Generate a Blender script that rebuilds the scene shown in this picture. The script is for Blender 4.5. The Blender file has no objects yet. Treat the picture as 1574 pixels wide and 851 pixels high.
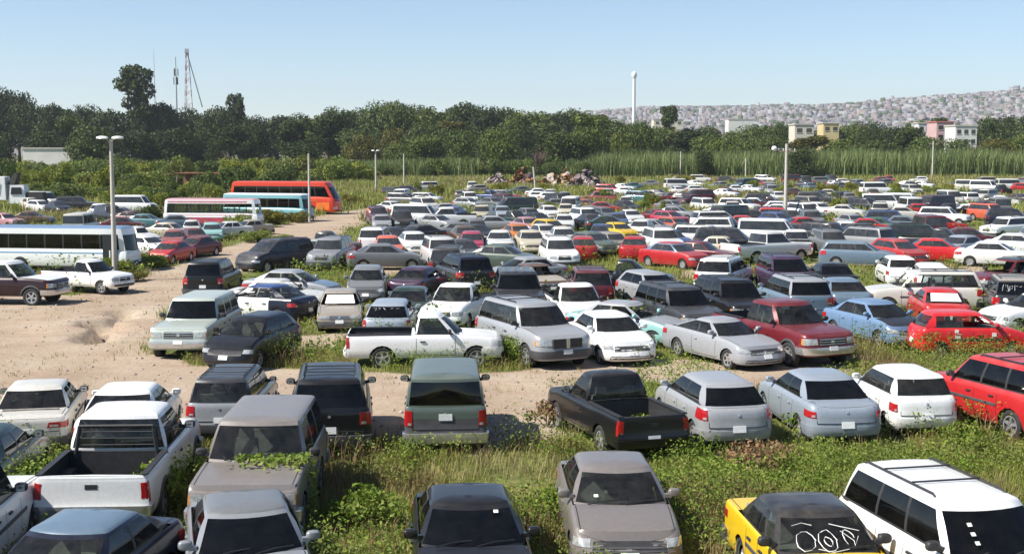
import bpy, bmesh, math, random
import numpy as np
from mathutils import Vector, Matrix, Euler

R = math.radians
SC = bpy.context.scene
COL = SC.collection

# ---------------------------------------------------------------- camera
CAM_H, PITCH, FPX = 6.67, R(5.64), 2000.0        # focal length in pixels of a 1574 px wide frame
cd = bpy.data.cameras.new('camera')
cam = bpy.data.objects.new('camera', cd)
COL.objects.link(cam)
cam.location = (0, 0, CAM_H)
cam.rotation_euler = (R(90) - PITCH, 0, 0)
cd.sensor_width = 36.0
cd.lens = FPX / 1574.0 * 36.0
cd.clip_start, cd.clip_end = 0.5, 40000.0
SC.camera = cam

# ---------------------------------------------------------------- light
SUN_EL, SUN_AZ = 47.0, 250.0        # azimuth clockwise from +y: the sun stands to the left and a little behind
wd = bpy.data.worlds.new('World'); SC.world = wd; wd.use_nodes = True
nt = wd.node_tree; nt.nodes.clear()
sky = nt.nodes.new('ShaderNodeTexSky'); sky.sky_type = 'NISHITA'; sky.sun_disc = False
sky.sun_elevation = R(SUN_EL); sky.sun_rotation = R(SUN_AZ)
sky.altitude = 1500; sky.air_density = 1.0; sky.dust_density = 0.25; sky.ozone_density = 3.0
bgn = nt.nodes.new('ShaderNodeBackground'); bgn.inputs['Strength'].default_value = 0.082
on = nt.nodes.new('ShaderNodeOutputWorld')
nt.links.new(sky.outputs[0], bgn.inputs[0]); nt.links.new(bgn.outputs[0], on.inputs[0])
sl = bpy.data.lights.new('sun', 'SUN'); sl.energy = 5.0; sl.angle = R(0.5); sl.color = (1.0, 0.95, 0.87)
sun = bpy.data.objects.new('sun', sl); COL.objects.link(sun)
_d = Vector((math.sin(R(SUN_AZ)) * math.cos(R(SUN_EL)), math.cos(R(SUN_AZ)) * math.cos(R(SUN_EL)), math.sin(R(SUN_EL))))
sun.rotation_euler = _d.to_track_quat('Z', 'Y').to_euler()
sun.location = (-60, -20, 80)
SC.view_settings.view_transform = 'Standard'; SC.view_settings.look = 'None'
SC.view_settings.gamma = 1.0; SC.view_settings.use_curve_mapping = False
SC.view_settings.exposure = 0.80
SC.cycles.use_denoising = True
SC.cycles.max_bounces = 8; SC.cycles.transparent_max_bounces = 16
SC.cycles.volume_bounces = 0

# ---------------------------------------------------------------- ground <-> photo helpers
CP, SP = math.cos(PITCH), math.sin(PITCH)
def proj(X, Y, Z):
    d = Y * CP - (Z - CAM_H) * SP
    u = Y * SP + (Z - CAM_H) * CP
    return 787 + FPX * X / d, 425.5 - FPX * u / d
def at(px, py, z=0.0):
    """world point at height z seen along photo ray (px,py)"""
    a, b = (px - 787) / FPX, (425.5 - py) / FPX
    dx, dy, dz = a, CP + b * SP, -SP + b * CP
    t = (z - CAM_H) / dz
    return dx * t, dy * t
def at_depth(px, py, D):
    a, b = (px - 787) / FPX, (425.5 - py) / FPX
    t = D / (CP + b * SP)
    return a * t, D, CAM_H + (-SP + b * CP) * t

# ---------------------------------------------------------------- tagging
def tag(o, label=None, cat=None, group=None, kind=None):
    if label: o['label'] = label
    if cat: o['category'] = cat
    if group: o['group'] = group
    if kind: o['kind'] = kind
    return o
def empty(name, loc, rz=0.0):
    o = bpy.data.objects.new(name, None); COL.objects.link(o)
    o.location = loc; o.rotation_euler = (0, 0, rz); o.empty_display_size = 0.3
    return o
def link(name, me, parent=None, loc=None, rot=None):
    o = bpy.data.objects.new(name, me); COL.objects.link(o)
    if parent: o.parent = parent
    if loc is not None: o.location = loc
    if rot is not None: o.rotation_euler = rot
    return o

# ---------------------------------------------------------------- materials
MATS = {}
def newmat(name):
    m = bpy.data.materials.new(name); m.use_nodes = True
    n = m.node_tree; b = n.nodes['Principled BSDF']
    MATS[name] = m
    return m, n, b
def N(nt, typ, **kw):
    n = nt.nodes.new(typ)
    for k, v in kw.items():
        if k in n.inputs.keys(): n.inputs[k].default_value = v
        else: setattr(n, k, v)
    return n
def noise(nt, scale, detail=4, rough=0.55, coord='Object'):
    tc = N(nt, 'ShaderNodeTexCoord'); nz = N(nt, 'ShaderNodeTexNoise')
    nz.inputs['Scale'].default_value = scale; nz.inputs['Detail'].default_value = detail; nz.inputs['Roughness'].default_value = rough
    nt.links.new(tc.outputs[coord], nz.inputs['Vector'])
    return nz.outputs['Fac']
def ramp(nt, fac, stops):
    r = N(nt, 'ShaderNodeValToRGB')
    e = r.color_ramp.elements
    while len(e) < len(stops): e.new(0.5)
    for q, (p, c) in zip(e, stops):
        q.position = p; q.color = (c, c, c, 1) if isinstance(c, (int, float)) else (*c, 1)
    nt.links.new(fac, r.inputs['Fac'])
    return r.outputs['Color']
def mixc(nt, fac, a, b, mode='MIX'):
    m = N(nt, 'ShaderNodeMix', data_type='RGBA', blend_type=mode)
    for sock, v in ((m.inputs[0], fac), (m.inputs[6], a), (m.inputs[7], b)):
        if isinstance(v, bpy.types.NodeSocket): nt.links.new(v, sock)
        elif isinstance(v, (int, float)): sock.default_value = v if sock.type == 'VALUE' else (v, v, v, 1)
        else: sock.default_value = (*v, 1)
    return m.outputs[2]
def math_(nt, op, a, b=None):
    m = N(nt, 'ShaderNodeMath', operation=op)
    for i, v in enumerate((a, b)):
        if v is None: continue
        if isinstance(v, bpy.types.NodeSocket): nt.links.new(v, m.inputs[i])
        else: m.inputs[i].default_value = v
    return m.outputs[0]
def bump(nt, b, h, strength=0.3, dist=0.02):
    bp = N(nt, 'ShaderNodeBump', Strength=strength, Distance=dist)
    nt.links.new(h, bp.inputs['Height']); nt.links.new(bp.outputs[0], b.inputs['Normal'])

def simple(name, col, rough=0.6, metal=0.0, var=0.25, scale=6.0, bmp=0.0, coat=0.0, spec=None):
    m, n, b = newmat(name)
    f = noise(n, scale)
    c = ramp(n, f, [(0.3, tuple(x * (1 - var) for x in col)), (0.7, tuple(min(1, x * (1 + var)) for x in col))])
    n.links.new(c, b.inputs['Base Color'])
    b.inputs['Roughness'].default_value = rough; b.inputs['Metallic'].default_value = metal
    if coat: b.inputs['Coat Weight'].default_value = coat
    if spec is not None: b.inputs['Specular IOR Level'].default_value = spec
    if bmp: bump(n, b, noise(n, scale * 4), bmp)
    return m

def paint_mat(name, flat=False):
    """vehicle paint: the colour comes from the object, the dust settles on what faces up; alpha of the object colour = cleanliness"""
    m, n, b = newmat(name)
    oi = N(n, 'ShaderNodeObjectInfo')
    g = N(n, 'ShaderNodeNewGeometry'); sx = N(n, 'ShaderNodeSeparateXYZ'); n.links.new(g.outputs['Normal'], sx.inputs[0])
    up = ramp(n, sx.outputs['Z'], [(0.15, 0.0), (0.9, 1.0)])
    nz = noise(n, 2.2, 5, 0.6)
    patch = ramp(n, nz, [(0.38, 0.25), (0.68, 1.0)])
    dust = math_(n, 'MULTIPLY', math_(n, 'ADD', math_(n, 'MULTIPLY', up, 0.42), 0.06), patch)
    tc = N(n, 'ShaderNodeTexCoord'); sz = N(n, 'ShaderNodeSeparateXYZ'); n.links.new(tc.outputs['Object'], sz.inputs[0])
    low = ramp(n, math_(n, 'MULTIPLY', sz.outputs['Z'], 1.0), [(0.18, 1.0), (0.62, 0.0)])      # road dirt on sills and bumpers
    lowd = math_(n, 'MULTIPLY', math_(n, 'MULTIPLY', low, patch), 0.5)
    tot = math_(n, 'MULTIPLY', math_(n, 'MAXIMUM', dust, lowd), math_(n, 'MAXIMUM', math_(n, 'SUBTRACT', 1.25, oi.outputs['Alpha']), 0.0))
    fine = ramp(n, noise(n, 14.0, 5, 0.7), [(0.3, 0.9), (0.7, 1.06)])
    base = mixc(n, 1.0, oi.outputs['Color'], fine, 'MULTIPLY')
    c = mixc(n, tot, base, (0.30, 0.265, 0.215))
    rusty = math_(n, 'MULTIPLY', ramp(n, noise(n, 4.3, 6, .7), [(.63, 0.0), (.68, .85)]), ramp(n, oi.outputs['Alpha'], [(.62, 1.0), (.86, 0.0)]))
    c = mixc(n, rusty, c, (.16, .075, .04))
    n.links.new(c, b.inputs['Base Color'])
    rg = math_(n, 'ADD', math_(n, 'MULTIPLY', tot, 0.55), 0.30 if not flat else 0.6)
    n.links.new(rg, b.inputs['Roughness'])
    b.inputs['Metallic'].default_value = 0.12
    b.inputs['Coat Weight'].default_value = 0.0 if flat else 0.32
    b.inputs['Coat Roughness'].default_value = 0.10; b.inputs['Specular IOR Level'].default_value = 0.35
    return m
PAINT = paint_mat('car_paint')

def glass_mat(name, tint, dirt=0.10, opaque=False):
    m, n, b = newmat(name)
    out = n.nodes['Material Output']
    dustf = ramp(n, noise(n, 3.0, 5, 0.65), [(0.35, dirt * 0.3), (0.75, dirt * 1.8)])
    if opaque:
        c = mixc(n, dustf, tint, (0.25, 0.23, 0.2))
        n.links.new(c, b.inputs['Base Color'])
        b.inputs['Roughness'].default_value = 0.09; b.inputs['Specular IOR Level'].default_value = 0.6
        return m
    fr = N(n, 'ShaderNodeFresnel', IOR=1.5)
    tr = N(n, 'ShaderNodeBsdfTransparent'); tr.inputs[0].default_value = (*tint, 1)
    gl = N(n, 'ShaderNodeBsdfGlossy'); gl.inputs['Roughness'].default_value = 0.04
    df = N(n, 'ShaderNodeBsdfDiffuse'); df.inputs[0].default_value = (0.30, 0.28, 0.24, 1)
    m1 = N(n, 'ShaderNodeMixShader'); m2 = N(n, 'ShaderNodeMixShader')
    n.links.new(dustf, m1.inputs[0]); n.links.new(tr.outputs[0], m1.inputs[1]); n.links.new(df.outputs[0], m1.inputs[2])
    n.links.new(fr.outputs[0], m2.inputs[0]); n.links.new(m1.outputs[0], m2.inputs[1]); n.links.new(gl.outputs[0], m2.inputs[2])
    n.links.new(m2.outputs[0], out.inputs['Surface'])
    return m
glass_mat('glass', (0.42, 0.48, 0.46), 0.05)
glass_mat('dark_glass', (0.05, 0.055, 0.06), 0.015)
glass_mat('far_glass', (0.012, 0.015, 0.018), 0.10, True)
simple('tyre', (0.022, 0.022, 0.022), 0.85, var=0.3, scale=20)
simple('rim', (0.42, 0.42, 0.42), 0.38, 0.6, 0.2, 12)
simple('steel_rim', (0.10, 0.10, 0.10), 0.5, 0.3, 0.3, 12)
simple('black_plastic', (0.025, 0.025, 0.026), 0.55, var=0.3, scale=8)
simple('grey_plastic', (0.06, 0.06, 0.063), 0.6, var=0.2, scale=6)
simple('interior', (0.09, 0.082, 0.074), 0.85, var=0.3, scale=8)
simple('seat', (0.26, 0.24, 0.21), 0.9, var=0.3, scale=8)
simple('underbody', (0.012, 0.012, 0.012), 0.95, var=0.3)
simple('chrome', (0.62, 0.62, 0.62), 0.25, 0.75, 0.12, 10)
simple('lamp_clear', (0.42, 0.43, 0.42), 0.12, 0.3, 0.3, 14, coat=0.6)
simple('lamp_red', (0.36, 0.012, 0.014), 0.18, 0.0, 0.2, 14, coat=0.6)
simple('lamp_amber', (0.55, 0.20, 0.03), 0.2, 0.0, 0.2, 14, coat=0.5)
simple('plate', (0.66, 0.67, 0.66), 0.5, 0.0, 0.12, 22)
simple('paper', (0.78, 0.77, 0.73), 0.8, 0.0, 0.06, 9)
simple('white_paint_marks', (0.8, 0.8, 0.78), 0.7, 0.0, 0.06, 9)
simple('rust', (0.20, 0.085, 0.035), 0.9, 0.0, 0.5, 5, 0.3)
simple('engine', (0.035, 0.033, 0.03), 0.7, 0.3, 0.5, 9, 0.3)
# ---------------------------------------------------------------- vehicles
def pchip(pts):
    """smooth monotone curve through points"""
    xs = np.array([p[0] for p in pts], float); ys = np.array([p[1] for p in pts], float)
    h = np.diff(xs); dl = np.diff(ys) / h
    m = np.zeros(len(xs)); m[0] = dl[0]; m[-1] = dl[-1]
    for i in range(1, len(xs) - 1):
        m[i] = 0 if dl[i-1] * dl[i] <= 0 else 2 * dl[i-1] * dl[i] / (dl[i-1] + dl[i])
    def f(x):
        x = min(max(x, xs[0]), xs[-1]); i = min(int(np.searchsorted(xs, x, 'right')) - 1, len(h) - 1)
        t = (x - xs[i]) / h[i]; t2, t3 = t * t, t * t * t
        return (2*t3-3*t2+1)*ys[i] + (t3-2*t2+t)*h[i]*m[i] + (-2*t3+3*t2)*ys[i+1] + (t3-t2)*h[i]*m[i+1]
    return f

class Mesh:
    """collects faces with materials, becomes one mesh"""
    def __init__(s): s.v = []; s.f = []; s.m = []; s.mats = []
    def mat(s, name):
        if name not in s.mats: s.mats.append(name)
        return s.mats.index(name)
    def face(s, pts, mat='car_paint'):
        b = len(s.v); s.v.extend(tuple(p) for p in pts); s.f.append(tuple(range(b, b + len(pts)))); s.m.append(s.mat(mat))
    def grid(s, P, mat='car_paint', skip=None):
        for i in range(len(P) - 1):
            for j in range(len(P[0]) - 1):
                if skip and skip(i, j): continue
                s.face((P[i][j], P[i+1][j], P[i+1][j+1], P[i][j+1]), mat)
    def box(s, x0, x1, y0, y1, z0, z1, mat='car_paint', tx=0.0, ty=0.0, top_dx=0.0):
        """box, its top shrunk by tx, ty and shifted by top_dx"""
        c = [(x0,y0,z0),(x1,y0,z0),(x1,y1,z0),(x0,y1,z0)]
        t = [(x0+tx+top_dx,y0+ty,z1),(x1-tx+top_dx,y0+ty,z1),(x1-tx+top_dx,y1-ty,z1),(x0+tx+top_dx,y1-ty,z1)]
        s.face(c[::-1], mat); s.face(t, mat)
        for i in range(4):
            j = (i+1) % 4; s.face((c[i], c[j], t[j], t[i]), mat)
    def tube(s, pts, r, mat, n=6, close=False):
        pts = [Vector(p) for p in pts]; rings = []
        for i, p in enumerate(pts):
            a = pts[max(i-1, 0)]; b = pts[min(i+1, len(pts)-1)]
            t = (b - a).normalized(); u = t.orthogonal().normalized(); w = t.cross(u)
            rr = r[i] if isinstance(r, (list, tuple)) else r
            rings.append([p + (u*math.cos(k*2*math.pi/n) + w*math.sin(k*2*math.pi/n))*rr for k in range(n)])
        for a, b in zip(rings, rings[1:]):
            for k in range(n): s.face((a[k], a[(k+1) % n], b[(k+1) % n], b[k]), mat)
        s.face(rings[0][::-1], mat); s.face(rings[-1], mat)
    def lathe(s, prof, c, mat, n=20, axis='y'):
        """prof = (offset along axis, radius)"""
        P = []
        for k in range(n + 1):
            a = k * 2 * math.pi / n
            P.append([((c[0]+r*math.cos(a), c[1]+o, c[2]+r*math.sin(a)) if axis == 'y' else
                       (c[0]+r*math.cos(a), c[1]+r*math.sin(a), c[2]+o)) for o, r in prof])
        s.grid(P, mat)
    def build(s, name, smooth=38, weld=1e-4):
        me = bpy.data.meshes.new(name)
        V = np.array(s.v, float).reshape(-1, 3)
        if weld:
            key = np.round(V / weld).astype(np.int64)
            _, idx, inv = np.unique(key, axis=0, return_index=True, return_inverse=True)
            inv = inv.reshape(-1); V2 = V[idx]
            F, M = [], []
            for f, m in zip(s.f, s.m):
                g = []
                for i in f:
                    q = int(inv[i])
                    if not g or (g[-1] != q): g.append(q)
                if len(g) > 1 and g[0] == g[-1]: g.pop()
                if len(set(g)) >= 3 and len(set(g)) == len(g): F.append(g); M.append(m)
        else: V2, F, M = V, [list(f) for f in s.f], s.m
        me.from_pydata([tuple(v) for v in V2], [], F)
        me.polygons.foreach_set('material_index', M)
        for m in s.mats: me.materials.append(MATS[m])
        if smooth:
            me.polygons.foreach_set('use_smooth', [True] * len(F))
            me.set_sharp_from_angle(angle=R(smooth))
        me.validate(); me.update()
        return me

SPEC = {}
def spec(name, **k):
    base = dict(L=4.5, W=1.76, H=1.45, dw1=0.90, dw2=3.55, rw=0.31, zs=0.22, nose=2.6, tail=3.2, Lcf=0.5, Lcr=0.38,
                wsb=1.25, wst=2.02, rrt=3.15, rrb=3.9, zhood=0.72, zcowl=0.96, zdeck=1.0, ztail=0.98, wr=0.58, doors=2, win=2,
                style='sedan', grille=(0.42, 0.52, 0.66), hl=(0.45, 0.93, 0.58, 0.70), tl=(0.52, 1.12, 0.70, 0.86), bump='body',
                clad=None, rack=False, kind='sedan', cat='car', bpill=True, crown=0.03, curve=0.02, plate_z=0.48, rim='rim', zw2=None)
    base.update(k); SPEC[name] = base
spec('sedan', kind='sedan', nose=2.5)
spec('sedan_old', L=4.35, W=1.66, H=1.38, dw1=0.82, dw2=3.25, rw=0.29, nose=5, tail=6, Lcf=0.3, Lcr=0.25, wsb=1.30, wst=1.95, rrt=3.02, rrb=3.55,
     zhood=0.76, zcowl=0.90, zdeck=0.93, ztail=0.93, wr=0.58, grille=(0.45, 0.55, 0.68), hl=(0.5, 0.96, 0.56, 0.69), tl=(0.5, 1.08, 0.66, 0.80), bump='grey', kind='sedan', curve=0.008, plate_z=0.5, rim='steel_rim')
spec('coupe', L=4.72, W=1.78, H=1.37, dw1=0.95, dw2=3.62, wsb=1.42, wst=2.2, rrt=3.0, rrb=4.05, zhood=0.70, zcowl=0.92, zdeck=0.98, ztail=0.96, win=1, doors=1, wr=0.55, kind='coupe', nose=2.4)
spec('hatch', tdrop=.015, L=4.15, W=1.72, H=1.49, dw1=0.82, dw2=3.36, wsb=1.02, wst=1.85, rrt=3.45, rrb=3.93, zhood=0.72, zcowl=0.98, zdeck=1.02, ztail=1.01, tl=(0.55, 1.18, 0.74, 0.98), kind='hatchback', nose=2.4, tail=3, wr=0.56)
spec('hatch_small', tdrop=.015, L=3.72, W=1.58, H=1.48, dw1=0.68, dw2=3.05, rw=0.275, wsb=0.95, wst=1.65, rrt=3.2, rrb=3.58, zhood=0.76, zcowl=0.97, zdeck=1.0, ztail=1.0, tl=(0.6, 1.12, 0.66, 0.86), kind='hatchback', nose=2.8, tail=3.6, Lcf=0.38, Lcr=0.28, wr=0.56, rim='steel_rim')
spec('beetle', L=4.05, W=1.56, H=1.50, dw1=0.75, dw2=3.15, rw=0.31, wsb=1.45, wst=1.8, rrt=2.75, rrb=3.45, zhood=0.62, zcowl=0.98, zdeck=0.98, ztail=0.60, kind='hatchback', nose=2.0, tail=2.0, Lcf=0.42, Lcr=0.45, wr=0.50, doors=1, tl=(0.6, 0.9, 0.52, 0.66), hl=(0.55, 0.85, 0.50, 0.64), grille=None, rim='steel_rim', bump='chrome')
spec('wagon', tdrop=.015, L=4.6, W=1.74, H=1.47, wsb=1.25, wst=2.0, rrt=4.1, rrb=4.45, zdeck=1.02, ztail=1.0, win=3, tl=(0.6, 1.1, 0.72, 0.98), kind='station wagon', nose=2.8)
spec('suv', tdrop=.01, L=4.75, W=1.86, H=1.76, dw1=0.92, dw2=3.72, rw=0.36, zs=0.30, nose=3.2, tail=4.5, Lcf=0.46, Lcr=0.28, wsb=1.32, wst=1.95, rrt=4.38, rrb=4.66, zhood=0.98, zcowl=1.12, zdeck=1.14, ztail=1.14,
     win=3, wr=0.66, grille=(0.40, 0.68, 0.90), hl=(0.5, 0.97, 0.72, 0.88), tl=(0.72, 1.08, 0.80, 1.08), bump='grey', kind='SUV', crown=0.02, curve=0.012, rack=True, plate_z=0.62)
spec('suv_old', tdrop=.01, L=4.65, W=1.90, H=1.82, dw1=0.80, dw2=3.45, rw=0.37, zs=0.36, nose=7, tail=8, Lcf=0.22, Lcr=0.18, wsb=1.45, wst=1.90, rrt=4.42, rrb=4.62, zhood=1.06, zcowl=1.14, zdeck=1.17, ztail=1.17,
     win=3, wr=0.72, grille=(0.5, 0.72, 0.94), hl=(0.56, 0.94, 0.74, 0.92), tl=(0.80, 1.04, 0.80, 1.05), bump='chrome', kind='SUV', crown=0.015, curve=0.005, plate_z=0.62)
spec('minivan', tdrop=.01, L=4.85, W=1.92, H=1.74, dw1=0.95, dw2=3.85, rw=0.33, nose=2.6, tail=4, Lcf=0.5, Lcr=0.3, wsb=1.05, wst=1.95, rrt=4.45, rrb=4.76, zhood=0.82, zcowl=1.08, zdeck=1.10, ztail=1.10, win=3, wr=0.68,
     tl=(0.66, 1.08, 0.78, 1.04), kind='minivan', rack=True)
spec('element', tdrop=.01, L=4.30, W=1.82, H=1.79, dw1=0.86, dw2=3.44, rw=0.34, zs=0.26, nose=3.5, tail=7, Lcf=0.4, Lcr=0.2, wsb=0.98, wst=1.5, rrt=4.12, rrb=4.24, zhood=0.98, zcowl=1.10, zdeck=1.12, ztail=1.12, win=2, wr=0.74,
     tl=(0.80, 1.05, 0.70, 1.05), bump='silver', kind='SUV', clad='grey_plastic', crown=0.05, curve=0.005, plate_z=0.82)
spec('van', tdrop=.01, L=5.0, W=1.95, H=2.05, dw1=0.85, dw2=3.7, rw=0.34, nose=3.2, tail=7, Lcf=0.4, Lcr=0.18, wsb=0.85, wst=1.5, rrt=4.8, rrb=4.92, zhood=0.98, zcowl=1.16, zdeck=1.2, ztail=1.2, win=4, wr=0.76, tl=(0.82, 1.04, 0.8, 1.1), kind='van', cat='van', plate_z=0.6, bump='grey')
spec('pickup', L=4.85, W=1.76, H=1.68, dw1=0.86, dw2=3.72, rw=0.35, zs=0.36, nose=3.6, tail=9, Lcf=0.44, Lcr=0.1, wsb=1.38, wst=1.98, rrt=2.62, rrb=2.74, zhood=0.94, zcowl=1.05, zdeck=1.06, ztail=1.06,
     win=1, doors=1, wr=0.60, grille=(0.45, 0.66, 0.86), hl=(0.5, 0.96, 0.68, 0.85), tl=(0.84, 1.03, 0.66, 1.0), bump='body', kind='pickup truck', cat='pickup', style='pickup', bed=(2.84, 4.78), plate_z=0.5)
spec('pickup_ext', L=5.6, W=1.98, H=1.88, dw1=1.0, dw2=4.3, rw=0.39, zs=0.42, nose=3.6, tail=9, Lcf=0.46, Lcr=0.1, wsb=1.55, wst=2.2, rrt=3.42, rrb=3.56, zhood=1.08, zcowl=1.2, zdeck=1.2, ztail=1.2,
     win=2, doors=1, wr=0.70, grille=(0.48, 0.76, 0.98), hl=(0.54, 0.97, 0.78, 0.98), tl=(0.86, 1.03, 0.74, 1.1), bump='chrome', kind='pickup truck', cat='pickup', style='pickup', bed=(3.66, 5.52), plate_z=0.6)
spec('bus', L=10.2, W=2.45, H=3.05, dw1=2.3, dw2=7.6, rw=0.48, zs=0.36, nose=5, tail=7, Lcf=0.42, Lcr=0.3, wsb=0.16, wst=0.5, rrt=9.95, rrb=10.1, zhood=1.32, zcowl=1.42, zdeck=1.5, ztail=1.5, win=7, doors=0, wr=1.08,
     grille=(0.35, 0.6, 0.8), hl=(0.6, 0.92, 0.62, 0.82), tl=(0.8, 1.0, 0.8, 1.1), kind='bus', cat='bus', crown=0.10, curve=0.01, plate_z=0.5, bpill=True, bump='grey', style='bus')
spec('coach', L=12.2, W=2.55, H=3.55, dw1=2.8, dw2=9.0, rw=0.50, zs=0.34, nose=3.2, tail=6, Lcf=0.7, Lcr=0.35, wsb=0.22, wst=1.2, rrt=11.8, rrb=12.05, zhood=1.45, zcowl=1.72, zdeck=1.9, ztail=1.9, win=8, doors=0, wr=1.12,
     grille=None, hl=(0.55, 0.95, 0.62, 0.86), tl=(0.8, 1.0, 0.8, 1.2), kind='coach', cat='bus', crown=0.10, curve=0.03, plate_z=0.5, style='bus')

def wheel_parts(r, w=0.20, fancy=True, rim='rim', lod=0):
    t = Mesh(); n = 28 if lod == 0 else (16 if lod == 1 else 10); h = w / 2
    if lod == 0:
        t.lathe([(-h*0.8, r*0.64), (-h, r*0.72), (-h, r*0.9), (-h*0.78, r*0.985), (-h*0.3, r), (h*0.3, r), (h*0.78, r*0.985), (h, r*0.9), (h, r*0.72), (h*0.8, r*0.64), (h*0.5, r*0.63)], (0, 0, 0), 'tyre', n)
    else:
        t.lathe([(-h, r*0.64), (-h, r*0.92), (-h*0.6, r), (h*0.6, r), (h, r*0.92), (h, r*0.64)], (0, 0, 0), 'tyre', n)
    m = Mesh(); a = r * 0.65; o = h * 0.80
    if lod:
        m.lathe([(o, a), (o*0.9, a*0.8), (o*0.95, a*0.3), (o, 0.0)], (0, 0, 0), rim, n); return t, m
    m.lathe([(o, a), (o*0.98, a*0.93), (o*0.45, a*0.86), (o*0.15, a*0.84), (o*0.15, 0.001)], (0, 0, 0), 'steel_rim' if rim == 'rim' else 'underbody', n)
    m.lathe([(o*1.02, a*1.01), (o*1.05, a*0.96), (o*0.95, a*0.84)], (0, 0, 0), rim, n)
    if rim == 'rim':
        for k in range(5):
            c, s = math.cos(k*2*math.pi/5+.3), math.sin(k*2*math.pi/5+.3)
            def P(rad, tw, oo): return (c*rad - s*tw, oo, s*rad + c*tw)
            q0 = [P(a*.12, -a*.16, o*.86), P(a*.9, -a*.12, o*.92), P(a*.9, a*.12, o*.92), P(a*.12, a*.16, o*.86)]
            q1 = [P(a*.12, -a*.18, o*.2), P(a*.9, -a*.15, o*.4), P(a*.9, a*.15, o*.4), P(a*.12, a*.18, o*.2)]
            m.face(q0, rim)
            for i in range(4): m.face((q0[i], q0[(i+1) % 4], q1[(i+1) % 4], q1[i]), rim)
        m.lathe([(o*.3, a*.26), (o*.92, a*.24), (o*.98, a*.12), (o*.98, 0.001)], (0, 0, 0), rim, 12)
    else:
        m.lathe([(o*.35, a*.84), (o*.5, a*.6), (o*.8, a*.45), (o*.85, a*.25), (o*1.05, a*.2), (o*1.05, .001)], (0, 0, 0), 'rim', 16)
    return t, m

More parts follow.
